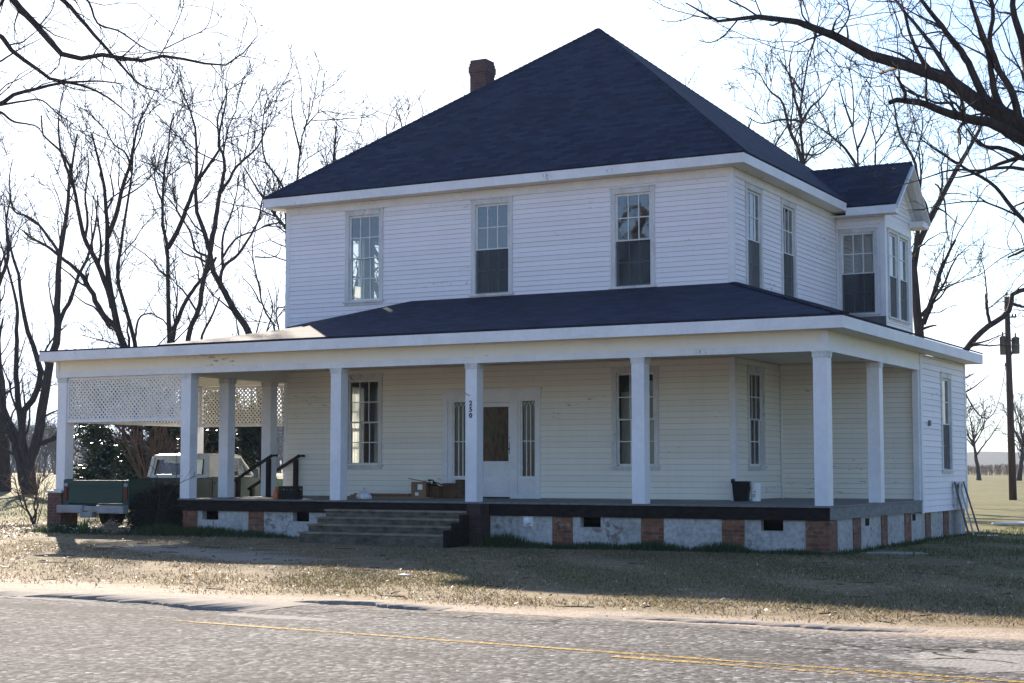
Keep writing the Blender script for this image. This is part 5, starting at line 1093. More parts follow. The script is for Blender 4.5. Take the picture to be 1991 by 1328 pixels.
mb = MB(); tbox(mb, -1.0, -0.22, -0.20, -0.01, 0.40, 0.58); tbox(mb, 0.22, 1.0, -0.20, -0.01, 0.40, 0.58); tbox(mb, -0.22, 0.22, -0.16, -0.01, 0.44, 0.56); bmp = obj('bumper', mb, 'bumper', truck, bevel=0.02)
mb = MB(); tbox(mb, -0.30, 0.06, -0.19, -0.02, 0.30, 0.43); obj('hitch', mb, 'bumper', bmp, bevel=0.02)
mb = MB(); m2 = MB()
for s in (-1, 1): m2.prism(arch(2.82, 6.15, 0.45, 1.12, 5.25, 0.46), 'x', s * 0.93, s * 0.99)
m2.prism([(2.82, 0.45), (4.55, 0.45), (4.55, 1.19), (2.82, 1.19)], 'x', -0.928, 0.928)
m2.prism([(4.56, 0.75), (6.18, 0.75), (6.20, 1.02), (6.1, 1.11), (4.56, 1.17)], 'x', -0.925, 0.925)
mb.v = [tf(*p) for p in m2.v]; mb.f = m2.f; body = obj('body', mb, 'truck_green', truck, bevel=0.02)
mb = MB(); m2 = MB()
bl = {s: (Vector((s * 0.91, 2.84, 1.19)), Vector((s * 0.84, 2.93, 1.68)), Vector((s * 0.90, 4.62, 1.19)), Vector((s * 0.82, 4.15, 1.68))) for s in (-1, 1)}
for s in (-1, 1):
    a, b, c_, d = bl[s]; m2.beam(a, b, 0.10, 0.10, (s, 0, 0.1)); m2.beam(c_, d, 0.055, 0.07, (s, 0, 0.1)); m2.beam(a + Vector((0, 0.60, 0)), b + Vector((0, 0.50, 0)), 0.04, 0.05, (s, 0, 0.1)) if s > 5 else None
    m2.beam((s * 0.835, 2.92, 1.685), (s * 0.815, 4.18, 1.685), 0.07, 0.06); m2.beam((s * 0.895, 2.84, 1.205), (s * 0.895, 4.62, 1.205), 0.06, 0.05)
m2.hexa([(-0.86, 2.88, 1.685), (0.86, 2.88, 1.685), (0.84, 4.22, 1.685), (-0.84, 4.22, 1.685), (-0.84, 2.90, 1.73), (0.84, 2.90, 1.73), (0.82, 4.2, 1.73), (-0.82, 4.2, 1.73)]); m2.hexa([(-0.835, 2.905, 1.731), (0.835, 2.905, 1.731), (0.815, 4.19, 1.731), (-0.815, 4.19, 1.731), (-0.72, 3.04, 1.772), (0.72, 3.04, 1.772), (0.70, 4.05, 1.772), (-0.70, 4.05, 1.772)])
m2.beam((-0.88, 2.85, 1.22), (0.88, 2.85, 1.22), 0.06, 0.09); m2.beam((-0.82, 2.93, 1.655), (0.82, 2.93, 1.655), 0.05, 0.07); m2.beam((-0.80, 4.15, 1.66), (0.80, 4.15, 1.66), 0.05, 0.05)
m2.hexa([(0.73, 2.835, 1.19), (0.91, 2.835, 1.19), (0.91, 2.885, 1.19), (0.73, 2.885, 1.19), (0.70, 2.925, 1.68), (0.84, 2.925, 1.68), (0.84, 2.975, 1.68), (0.70, 2.975, 1.68)]); m2.hexa([(-0.91, 2.835, 1.19), (-0.75, 2.835, 1.19), (-0.75, 2.885, 1.19), (-0.91, 2.885, 1.19), (-0.84, 2.925, 1.68), (-0.72, 2.925, 1.68), (-0.72, 2.975, 1.68), (-0.84, 2.975, 1.68)])
m2.hexa([(0.87, 2.85, 1.19), (0.91, 2.85, 1.19), (0.91, 3.25, 1.19), (0.87, 3.25, 1.19), (0.81, 2.93, 1.68), (0.855, 2.93, 1.68), (0.855, 3.28, 1.68), (0.81, 3.28, 1.68)])
mb.v = [tf(*p) for p in m2.v]; mb.f = m2.f; cab = obj('cab', mb, 'truck_white', truck, bevel=0.015)
gm = MB(); gm.quad(tf(-0.75, 2.86, 1.25), tf(0.73, 2.86, 1.25), tf(0.70, 2.945, 1.64), tf(-0.72, 2.945, 1.64)); obj('rear_window', gm, 'glass_truck', cab)
for s in (-1, 1):
    gm = MB(); gm.quad(tf(s * 0.885, 3.25, 1.22), tf(s * 0.885, 4.5, 1.22), tf(s * 0.825, 4.1, 1.66), tf(s * 0.835, 3.28, 1.66)); obj('side_window', gm, 'glass_truck', cab)
gm = MB(); gm.quad(tf(-0.86, 4.6, 1.21), tf(0.86, 4.6, 1.21), tf(0.79, 4.16, 1.65), tf(-0.79, 4.16, 1.65)); obj('windshield', gm, 'glass_truck', cab)
mb = MB(); m2 = MB()
for a, b in (((-0.75, 2.84, 1.25), (0.73, 2.84, 1.25)), ((0.73, 2.84, 1.25), (0.70, 2.925, 1.64)), ((0.70, 2.925, 1.64), (-0.72, 2.925, 1.64)), ((-0.72, 2.925, 1.64), (-0.75, 2.84, 1.25))): m2.beam(a, b, 0.03, 0.03, (0, 1, 0.3))
mb.v = [tf(*p) for p in m2.v]; mb.f = m2.f; obj('window_seal', mb, 'black', cab)
mb = MB(); tbox(mb, -0.8, 0.8, 3.05, 3.2, 0.8, 1.2); obj('seat', mb, 'seat', truck, bevel=0.03)
mb = MB(); tbox(mb, 0.991, 1.003, 2.9, 4.45, 0.52, 1.17); dr = obj('door', mb, 'truck_green', truck, bevel=0.004)
mb = MB(); tbox(mb, 1.003, 1.03, 3.02, 3.18, 1.04, 1.07); obj('door_handle', mb, 'bumper', dr)
mb = MB(); m2 = MB(); m2.beam((1.0, 4.4, 1.18), (1.13, 4.36, 1.24), 0.02, 0.02); m2.box(1.11, 1.27, 4.32, 4.36, 1.18, 1.42); mb.v = [tf(*p) for p in m2.v]; mb.f = m2.f; obj('mirror', mb, 'bumper', truck, bevel=0.01)
for s in (-1, 1):
    for yc in (1.45, 5.25):
        mb = MB(); mb.lathe([(0.22, -0.10), (0.33, -0.115), (0.37, -0.08), (0.375, 0.0), (0.37, 0.08), (0.33, 0.115), (0.22, 0.10)], tf(s * 0.82, yc, 0.375), 28, 'x'); wh = obj('wheel', mb, 'tyre', truck, True)
        mb = MB(); mb.lathe([(0.0, s * 0.05), (0.08, s * 0.07), (0.09, s * 0.03), (0.19, s * 0.02), (0.225, s * 0.09)], tf(s * 0.82, yc, 0.375), 24, 'x'); obj('rim', mb, 'bumper', wh, True)

# ------------------------------------------------------------------ things on and beside the porch
def solid(name, build, mat, label, cat, loc, rz=0.0, bevel=0.0, smooth=False, group=None):
    mb = MB(); build(mb); o = obj(name, mb, mat, None, smooth, bevel); o.location = loc; o.rotation_euler = (0, 0, rz); return tag(o, label, cat, group)
# milk crate: open slatted box
def crate_b(mb):
    w, d, h, t = 0.21, 0.17, 0.28, 0.012
    for z0, z1 in ((0, 0.05), (0.11, 0.15), (0.22, h)):
        mb.box(-w, w, -d, -d + t, z0, z1); mb.box(-w, w, d - t, d, z0, z1); mb.box(-w, -w + t, -d + t, d - t, z0, z1); mb.box(w - t, w, -d + t, d - t, z0, z1)
    for k in range(6):
        x = -w + 2 * w * k / 5; a, b = max(-w, x - 0.02), min(w, x + 0.02); mb.box(a, b, -d + 0.002, -d + t - 0.002, 0.05, 0.22); mb.box(a, b, d - t + 0.002, d - 0.002, 0.05, 0.22)
    for k in range(5):
        y = -d + 2 * d * k / 4; a, b = max(-d, y - 0.02), min(d, y + 0.02); mb.box(-w + 0.002, -w + t - 0.002, a, b, 0.05, 0.22); mb.box(w - t + 0.002, w - 0.002, a, b, 0.05, 0.22)
    mb.box(-w + t, w - t, -d + t, d - t, 0, 0.015); mb.box(-w + 0.03, w - 0.03, -d + 0.03, d - 0.03, 0.015, 0.19)
crate = solid('milk_crate', crate_b, 'black', 'black plastic milk crate at the porch edge below the handrail', 'crate', (-8.78, -3.32, 0.001), 0.25)
solid('jug', lambda mb: mb.lathe([(0, 0), (0.072, 0), (0.078, 0.02), (0.078, 0.15), (0.06, 0.19), (0.025, 0.215), (0.02, 0.23), (0.028, 0.232), (0.028, 0.262), (0, 0.265)], (0, 0, 0), 18), 'orange', 'orange jug with dark cap left of the black crate', 'jug', (-9.12, -3.36, 0.001), smooth=True)
# cardboard boxes, stump, pump and stick beside the front door
def box_open(w, d, h, flaps=True):
    def b(mb):
        t = 0.006
        mb.box(-w, w, -d, -d + t, 0, h); mb.box(-w, w, d - t, d, 0, h); mb.box(-w, -w + t, -d + t, d - t, 0, h); mb.box(w - t, w, -d + t, d - t, 0, h); mb.box(-w + t, w - t, -d + t, d - t, 0, t)
        if flaps:
            mb.hexa([(-w, -d - 0.08, h + 0.05), (w, -d - 0.08, h + 0.05), (w, -d, h), (-w, -d, h), (-w, -d - 0.08, h + 0.056), (w, -d - 0.08, h + 0.056), (w, -d, h + 0.006), (-w, -d, h + 0.006)]); mb.box(-w + 0.01, w - 0.01, -d + 0.01, d - 0.02, h - 0.012, h - 0.004)
    return b
cb = solid('cardboard_box', box_open(0.17, 0.2, 0.33, False), 'card', 'tan cardboard box with white tape among the clutter by the front door', 'box', (-7.12, -0.72, 0.03), 0.25, group='boxes by the front door')
mb = MB(); mb.box(-0.02, 0.09, -0.203, -0.2005, 0.16, 0.28); mb.box(-0.08, 0.0, -0.203, -0.2005, 0.03, 0.1); lb_ = obj('tape', mb, 'paper'); lb_.parent = cb
solid('cardboard_box', box_open(0.19, 0.18, 0.27), 'card2', 'brown cardboard box right of the tan box by the front door', 'box', (-6.80, -0.55, 0.001), -0.15, group='boxes by the front door')
solid('cardboard_box', box_open(0.16, 0.16, 0.33, False), 'card2', 'darker cardboard box standing beside the log stump', 'box', (-6.53, -0.42, 0.001), 0.3, group='boxes by the front door')
solid('log', lambda mb: mb.lathe([(0, 0), (0.12, 0), (0.125, 0.05), (0.115, 0.3), (0.12, 0.41), (0.0, 0.415)], (0, 0, 0), 14), 'bark_cut', 'upright log stump left of the sidelight', 'log', (-6.28, -0.42, 0.001), smooth=False)
def pump(mb):
    mb.lathe([(0, 0.0), (0.07, 0.0), (0.07, 0.03), (0.035, 0.05), (0.035, 0.09), (0, 0.095)], (0, 0, 0), 12); mb.tube([(0, 0, 0.09), (-0.05, 0, 0.13), (-0.11, 0.01, 0.12)], 0.014, 6); mb.tube([(0.0, 0, 0.08), (0.1, 0.0, 0.06), (0.2, 0.02, 0.02)], 0.016, 6); mb.box(-0.15, -0.09, -0.02, 0.03, 0.10, 0.14)
solid('garden_tool', pump, 'black', 'dark garden tool lying on the brown cardboard box', 'tool', (-6.86, -0.60, 0.275))
solid('stick', lambda mb: mb.tube([(-0.33, 0, 0.075), (0.05, 0.0, 0.012), (0.14, 0.0, 0.012)], 0.012, 6), 'plank', 'thin stick laid across the tan cardboard box', 'stick', (-7.10, -0.76, 0.362))
for k, (x, y, z, L, w, rz, lab) in enumerate([(-8.05, -0.9, 0.001, 0.86, 0.09, 0.02, 'lowest long raw plank on the porch boards under the front window'), (-8.1, -0.84, 0.036, 0.80, 0.08, -0.03, 'raw plank lying on the lowest plank under the front window'), (-8.0, -0.95, 0.071, 0.7, 0.07, 0.05, 'topmost raw plank of the pile under the front window'), (-7.05, -1.25, 0.001, 0.5, 0.11, 0.1, 'short board in front of the tan cardboard box'), (-9.4, -0.9, 0.001, 0.3, 0.07, 0.2, 'short board lying between the crate and the handrail')]):
    solid('plank', lambda mb, L=L, w=w: mb.box(-L, L, -w, w, 0, 0.033), 'plank', lab, 'plank', (x, y, z), rz, 0.004, group='planks on the porch')
def bag(mb):
    r = random.Random(3); n = 12
    rings = [[(0.16 * s * math.cos(a) * r.uniform(.85, 1.1), 0.13 * s * math.sin(a) * r.uniform(.85, 1.1), z + r.uniform(-.012, .012)) for a in [2 * math.pi * k / n for k in range(n)]] for s, z in ((1, 0), (1.1, 0.05), (0.95, 0.10), (0.5, 0.15), (0.12, 0.18), (0.2, 0.24))]
    for a, b in zip(rings, rings[1:]):
        for k in range(n): mb.quad(a[k], a[(k + 1) % n], b[(k + 1) % n], b[k])
M['bag'] = mottled('thin white bag', (0.42, 0.42, 0.42), (0.6, 0.6, 0.6), 8, 0.4)
solid('plastic_bag', bag, 'bag', 'crumpled whitish bag on the porch right of the second front column', 'bag', (-6.98, -3.2, 0.02))
# bin and bucket at the house corner
def bin_b(mb):
    a, b, h = 0.135, 0.165, 0.40
    lo = [(-a, -a * .8), (a, -a * .8), (a, a * .8), (-a, a * .8)]; hi = [(-b, -b * .8), (b, -b * .8), (b, b * .8), (-b, b * .8)]; n = [(-a + .012, -a * .8 + .012), (a - .012, -a * .8 + .012), (a - .012, a * .8 - .012), (-a + .012, a * .8 - .012)]; m = [(-b + .012, -b * .8 + .012), (b - .012, -b * .8 + .012), (b - .012, b * .8 - .012), (-b + .012, b * .8 - .012)]
    for k in range(4):
        j = (k + 1) % 4; mb.quad((*lo[k], 0), (*lo[j], 0), (*hi[j], h), (*hi[k], h)); mb.quad((*m[k], h), (*m[j], h), (*n[j], 0.03), (*n[k], 0.03)); mb.quad((*hi[k], h), (*hi[j], h), (*m[j], h), (*m[k], h))
    mb.quad(*[(*p, 0) for p in reversed(lo)]); mb.quad(*[(*p, 0.03) for p in n]); mb.box(-b - 0.012, b + 0.012, -b * .8 - 0.014, -b * .8 - 0.001, h - 0.04, h + 0.004); mb.box(-b - 0.014, -b - 0.001, -b * .8, b * .8, h - 0.04, h + 0.05)
solid('bin', bin_b, 'black', 'black plastic bin on the porch at the house corner', 'bin', (0.22, -0.24, 0.001), 0.1)
def bucket_b(mb): mb.lathe([(0, 0), (0.098, 0), (0.112, 0.30), (0.12, 0.30), (0.12, 0.345), (0.125, 0.35), (0.125, 0.375), (0.0, 0.378)], (0, 0, 0), 24)
bk = solid('paint_bucket', bucket_b, 'white_plastic', 'white lidded bucket with printed front right of the black bin', 'bucket', (0.50, -0.16, 0.001), smooth=False)
mb = MB()
for z, w in ((0.13, 0.07), (0.105, 0.055), (0.085, 0.06)):
    for k in range(6): a0, a1 = -1.9 + w * 10 * k / 6, -1.9 + w * 10 * (k + 0.7) / 6; mb.quad((0.1055 * math.cos(a0), 0.1055 * math.sin(a0), z), (0.1055 * math.cos(a1), 0.1055 * math.sin(a1), z), (0.106 * math.cos(a1), 0.106 * math.sin(a1), z + 0.013), (0.106 * math.cos(a0), 0.106 * math.sin(a0), z + 0.013))
o = obj('print', mb, M['wire']); o.parent = bk
mb = MB(); a0, a1 = -1.5, -1.3; mb.quad((0.109 * math.cos(a0), 0.109 * math.sin(a0), 0.17), (0.109 * math.cos(a1), 0.109 * math.sin(a1), 0.17), (0.1105 * math.cos(a1), 0.1105 * math.sin(a1), 0.21), (0.1105 * math.cos(a0), 0.1105 * math.sin(a0), 0.21)); o = obj('print', mb, 'orange'); o.parent = bk
solid('dish', lambda mb: mb.lathe([(0, 0), (0.07, 0.0), (0.10, 0.025), (0.095, 0.028), (0.065, 0.008), (0, 0.008)], (0, 0, 0), 20), 'white_plastic', 'white dish left on the right end of the front steps', 'dish', (-4.35, -4.1, -0.358), smooth=True)
# boards leaning on the wing
def lean(a, b, w, t):
    def f(mb): mb.beam(a, b, w, t, (1, 0.2, 0.2))
    return f
solid('leaning_board', lean((3.165, 5.55, 0.36), (3.43, 5.72, -0.86), 0.14, 0.04), 'board_dark', 'dark stained board leaning left of the pale boards on the wing wall', 'board', (0, 0, 0), group='boards leaning on the wing')
solid('leaning_board', lean((3.155, 6.05, 0.34), (3.50, 5.90, -0.86), 0.30, 0.035), 'board_grey', 'wide pale board leaning on the wing wall between two narrower boards', 'board', (0, 0, 0), group='boards leaning on the wing')
solid('leaning_board', lean((3.16, 6.48, 0.34), (3.58, 6.14, -0.86), 0.16, 0.04), 'board_dark', 'narrow dark board leaning nearest the back corner of the wing', 'board', (0, 0, 0), group='boards leaning on the wing')
solid('board_scrap', lambda mb: mb.box(-0.22, 0.22, -0.06, 0.06, 0, 0.02), 'paper', 'small white scrap on the grass at the foot of the leaning boards', 'scrap', (3.78, 6.0, -0.85), 0.4)
solid('paper_litter', lambda mb: (mb.hexa([(-0.55, -0.15, 0), (0.55, -0.12, 0.0), (0.5, 0.15, 0), (-0.5, 0.18, 0), (-0.55, -0.15, 0.05), (0.5, -0.12, 0.03), (0.5, 0.15, 0.06), (-0.5, 0.18, 0.02)])), 'paper', 'flat white litter on the sunlit grass at the right edge', 'litter', (2.85, 13.4, -0.82), 0.5)
solid('paper_litter', lambda mb: mb.hexa([(-0.09, -0.05, 0), (0.09, -0.04, 0.0), (0.08, 0.06, 0), (-0.08, 0.05, 0), (-0.09, -0.05, 0.015), (0.08, -0.04, 0.025), (0.08, 0.06, 0.02), (-0.08, 0.05, 0.025)]), 'paper', 'pale crumpled litter on the dry grass near the road', 'litter', (-0.38, -12.07, -0.84), -0.3)
solid('flagstone', lambda mb: mb.prism([(-0.5, -0.3), (0.2, -0.42), (0.62, -0.2), (0.5, 0.25), (-0.1, 0.35), (-0.55, 0.1)], 'z', -0.05, 0.012), 'stone', 'flat pale stone in the shaded lawn by the right porch corner', 'stone', (3.95, -2.6, -0.85), 0.3, 0.01)

# ------------------------------------------------------------------ utility pole with two transformer cans
pb = at_ground(1968, 78); pt = np.array(survey(1957, 576, 78))
pole = empty('utility_pole', pb, 'brown wooden utility pole with two grey transformer cans right of the house', 'utility pole')
mb = MB(); mb.tube([pb - [0, 0, 0.3], pb * 0.5 + pt * 0.5, pt], [0.19, 0.16, 0.125], 12); obj('post', mb, 'pole', pole, True)
pz = lambda v: pb + (pt - pb) * (972 - v) / (972 - 576)
for du, v, r_, h, lab in ((-0.26, 672, 0.15, 0.88, 'narrower can'), (0.36, 672, 0.19, 0.78, 'wider can')):
    q_ = pz(v) + _rt * du; mb = MB(); mb.lathe([(0, -h / 2), (r_ * .92, -h / 2), (r_, -h / 2 + 0.04), (r_, h / 2 - 0.05), (r_ * 1.06, h / 2 - 0.05), (r_ * 1.06, h / 2), (r_ * 0.5, h / 2 + 0.05), (0, h / 2 + 0.06)], q_, 18); tr_ = obj('transformer', mb, 'galv', pole, True)
    mb = MB(); mb.lathe([(0, 0), (0.035, 0), (0.05, 0.05), (0.03, 0.09), (0.045, 0.13), (0.02, 0.2), (0, 0.2)], q_ + np.array([0, 0, h / 2 + 0.05]), 8); obj('bushing', mb, 'bark_cut', tr_, True)
mb = MB()
for dv in (12, -10): mb.beam(pz(672 + dv) - _rt * 0.2, pz(672 + dv) + _rt * 0.2, 0.05, 0.06)
mb.beam(pz(616) - _rt * 0.05, pz(616) + _rt * 0.42, 0.07, 0.07); mb.beam(pz(716) - _rt * 0.15, pz(716) + _rt * 0.1, 0.04, 0.06); obj('bracket', mb, 'galv', pole)
for d_, v in ((0.25, 616), (0.40, 616), (0.0, 574), (0.14, 690), (-0.16, 712)):
    mb = MB(); mb.lathe([(0, 0), (0.05, 0), (0.06, 0.05), (0.035, 0.08), (0.05, 0.13), (0, 0.17)], pz(v) + _rt * d_, 8); obj('insulator', mb, 'bark_cut', pole, True)
def sagged(a, b, sag, n=14):
    a, b = np.array(a), np.array(b); return [tuple(a + (b - a) * t - np.array([0, 0, sag * 4 * t * (1 - t)])) for t in np.linspace(0, 1, n)]
solid('power_cable', lambda mb: mb.tube(sagged(pz(712) - _rt * 0.16, (3.0, WB + 0.05, 2.72), 1.6), 0.022, 5), 'wire', 'sagging cable from the pole to the back corner of the wing', 'cable', (0, 0, 0))

# ------------------------------------------------------------------ evergreen, shrubs, flower bed
def leafy(name, base, label, cat, centres, n, size, mat, seed, stems, group=None, squash=1.0, bark='bark', flat=0.3):
    """centres: (offset xyz, radius) clumps; leaves sit in small sprays near each clump's shell"""
    r = np.random.RandomState(seed); root = empty(name, base, label, cat, group); Ls = []
    w = np.array([c[1] ** 2 for c in centres]); w = w / w.sum()
    for (c_, rad), k in zip(centres, (w * n).astype(int)):
        m = max(k // 9, 3); d = norm(r.randn(m, 3)); sp_ = np.array(c_) + d * rad * (r.rand(m, 1) ** 0.45) * np.array([1, 1, squash])
        Ls.append((sp_[:, None] + r.randn(m, 9, 3) * size * 1.1).reshape(-1, 3))
    P = np.concatenate(Ls) + np.array(base); m = len(P)
    P[:, 2] = np.maximum(P[:, 2], base[2] + 0.02 + 0.02 * r.rand(m))
    a = norm(r.randn(m, 3) * [1, 1, 0.6]); b_ = norm(np.cross(a, norm(r.randn(m, 3)))); s = size * r.uniform(0.6, 1.3, (m, 1)); a = a * s; b_ = b_ * s * flat
    V = np.stack([P - a, P + b_, P + a, P - b_], 1).reshape(-1, 3); F = np.arange(m * 4).reshape(m, 4); np_obj('foliage', V, F, mat, root)
    mb = MB()
    for p, r0, r1 in stems: mb.tube([tuple(np.array(base) + np.array(q_)) for q_ in p], list(np.linspace(r0, r1, len(p))), 6)
    obj('stem', mb, bark, root, True); return root
r = np.random.RandomState(5)
def clumps(n, rx_, ry_, z0, z1, r0, r1, seed):
    q = np.random.RandomState(seed); out = []
    for k in range(n):
        z = q.uniform(z0, z1); t = (z - z0) / (z1 - z0); w = math.sqrt(max(0.05, 1 - (2 * t - 0.75) ** 2 * 0.55)) * q.rand() ** 0.4; a = q.rand() * 6.28
        out.append(((rx_ * w * math.cos(a), ry_ * w * math.sin(a), z), q.uniform(r0, r1)))
    return out
b0 = at_ground(235, 56); leafy('magnolia_tree', b0, 'dark evergreen with drooping branches behind the tailgate of the truck', 'tree', clumps(30, 2.1, 2.0, 0.75, 4.1, 0.4, 0.8, 1), 15000, 0.13, 'evergreen', 1, [([(0, 0, -0.2), (0.1, 0, 1.2), (0, 0.1, 3.6)], 0.16, 0.03)], 'evergreens behind the carport')
b0 = at_ground(432, 58); leafy('magnolia_tree', b0, 'dark evergreen seen between the carport posts and the handrails', 'tree', clumps(26, 1.5, 1.8, 0.5, 4.0, 0.4, 0.75, 2), 12000, 0.13, 'evergreen', 2, [([(0, 0, -0.2), (0.1, 0, 1.2), (0, 0.1, 3.4)], 0.15, 0.03)], 'evergreens behind the carport')
b0 = (-12.22, -3.36, float(gz(-12.2, -3.4))); leafy('shrub', b0, 'nearly black rounded shrub between the truck and the porch', 'shrub', [((0, 0, 0.45), 0.45), ((-0.25, 0.05, 0.3), 0.36), ((0.28, -0.1, 0.32), 0.38), ((0.05, 0, 0.76), 0.36), ((-0.62, 0.0, 0.28), 0.34), ((-0.45, -0.05, 0.62), 0.30), ((-0.1, -0.25, 0.25), 0.34), ((0.22, -0.15, 0.62), 0.26)], 17000, 0.05, 'dark_shrub', 3, [([(0, 0, -0.1), (0.02, 0, 0.4)], 0.03, 0.015)])
def bare_bush(name, base, label, cat, n, H, spread, r0, seed, mat, spec, group=None):
    q = np.random.RandomState(seed); limbs = []
    for k in range(n):
        az = q.rand() * 6.28; d = np.array([math.cos(az) * spread * q.rand(), math.sin(az) * spread * q.rand(), 1.0]); d = d / np.linalg.norm(d); p = [np.array(base) + np.array([q.randn() * 0.06 * H * .5, q.randn() * 0.06 * H * .5, -0.05])]; L = H * q.uniform(0.7, 1.1)
        for j in range(4): d = d + q.randn(3) * 0.10; d = d / np.linalg.norm(d); p.append(p[-1] + d * L / 4)
        limbs.append((np.array(p), np.linspace(r0, r0 * 0.3, 5)))
    return build_tree(name, tuple(base), label, limbs, q, spec, group, cat, mat, mat, K=8, sides=5)
bb = at_ground(300, 52); bare_bush('crape_myrtle', bb, 'reddish brown leafless shrub in front of the evergreen behind the truck', 'shrub', 26, 3.1, 0.55, 0.03, 3, 'twig_red', [dict(n=1.6, per_m=True, L=(0.5, 1.4), K=5, ang=(15, 40), up=0.3, wig=0.14, rk=0.6, rmin=0.011), dict(n=2.6, per_m=True, L=(0.25, 0.7), K=4, ang=(15, 45), up=0.2, wig=0.2, rk=0.6, rmin=0.009)])
bb = at_ground(375, 52); bare_bush('crape_myrtle', bb, 'smaller brown leafless shrub behind the white cab of the truck', 'shrub', 16, 2.5, 0.5, 0.028, 4, 'twig_red', [dict(n=1.6, per_m=True, L=(0.4, 1.2), K=5, ang=(15, 40), up=0.3, wig=0.14, rk=0.6, rmin=0.011), dict(n=2.2, per_m=True, L=(0.25, 0.6), K=4, ang=(15, 45), up=0.2, wig=0.2, rk=0.6, rmin=0.009)])
# sapling left of the brick pier
D_s = 40.3; limbs = traced([([(68, 1033), (61, 1008), (52, 990), (46, 968), (40, 940)], 6, 2), ([(66, 1024), (70, 1000), (66, 985), (72, 960), (80, 925)], 5, 1.5), ([(63, 1012), (73, 985), (70, 965), (62, 930)], 4, 1.5), ([(56, 998), (44, 985), (36, 962), (30, 935)], 3, 1.2), ([(68, 1030), (78, 1000), (84, 975), (86, 950)], 2, 1)], D_s, spread=0.5, seed=70)
rng = np.random.RandomState(71); build_tree('sapling', (-18.0, -1.45, float(gz(-18, -1.45))), 'twiggy leafless sapling left of the brick pier', limbs, rng, [dict(n=6.0, per_m=True, L=(0.25, 0.8), K=5, tmin=0.35, ang=(20, 55), up=0.2, wig=0.2, rk=0.6, rmin=0.009), dict(n=5.0, per_m=True, L=(0.12, 0.4), K=4, ang=(20, 55), up=0.1, wig=0.25, rk=0.6, rmin=0.007)], cat='sapling', twig='twig_red')
# arching bare stems before the first column
bx, by = -12.0, -3.95; g0 = float(gz(bx, by)); limbs = []
for p in ([(0, 0, 0), (0.25, 0.0, 0.62), (0.62, -0.02, 1.05), (1.25, -0.05, 1.28)], [(0, 0, 0), (0.12, 0.05, 0.75), (-0.05, 0.1, 1.35), (-0.4, 0.1, 1.62)], [(0, 0, 0), (0.38, 0.05, 0.8), (0.55, 0.1, 1.3), (0.52, 0.1, 1.85)], [(0.05, 0, 0), (0.5, -0.1, 0.55), (0.95, -0.1, 0.62), (1.0, -0.1, 0.35)]):
    limbs.append((np.array(p) + [bx, by, g0], np.linspace(0.013, 0.005, 4)))
rng = np.random.RandomState(75); build_tree('bare_shrub', (bx, by, g0), 'few arching leafless stems in front of the first porch column', limbs, rng, [dict(n=2.0, per_m=True, L=(0.2, 0.6), K=5, tmin=0.4, ang=(20, 50), up=0.2, wig=0.2, rk=0.6, rmin=0.004)], cat='shrub')
# bulbs, dry flower heads
def spikes(name, x, y, n, h, label, seed, group):
    q = np.random.RandomState(seed); g = float(gz(x, y)); root_b = MB()
    for k in range(n):
        a = q.rand() * 6.28; ln = h * q.uniform(0.6, 1.1); l_ = q.uniform(0.05, 0.45); o_ = q.randn(2) * 0.07; p0_ = Vector((x + o_[0], y + o_[1], g - 0.02)); p1 = p0_ + Vector((math.cos(a) * l_ * ln * .4, math.sin(a) * l_ * ln * .4, ln * .6)); p2 = p0_ + Vector((math.cos(a) * l_ * ln, math.sin(a) * l_ * ln, ln)); w = Vector((-math.sin(a), math.cos(a), 0)) * 0.012
        root_b.quad(p0_ - w, p0_ + w, p1 + w, p1 - w); root_b.poly([p1 - w, p1 + w, p2])
    return tag(obj(name, root_b, 'spike'), label, 'plant', group)
spikes('bulb_plant', -13.75, -4.25, 26, 0.36, 'tuft of bright green bulb leaves below the hitch of the truck', 1, 'bulb plants by the carport'); spikes('bulb_plant', -14.75, -4.1, 14, 0.24, 'small green tuft beside the brick pier', 2, 'bulb plants by the carport'); spikes('bulb_plant', -13.1, -4.2, 12, 0.28, 'small green tuft right of the bright bulb leaves', 3, 'bulb plants by the carport')
b0 = (-12.85, -4.35, float(gz(-12.85, -4.35))); leafy('dry_flower', b0, 'rounded tan dry flower clump in front of the black shrub', 'plant', [((0, 0, 0.14), 0.17), ((0.14, 0, 0.1), 0.13), ((-0.12, 0.02, 0.1), 0.13)], 700, 0.035, 'dead_leaf', 8, [([(0, 0, -0.05), (0, 0, 0.15)], 0.01, 0.006)], bark='twig')

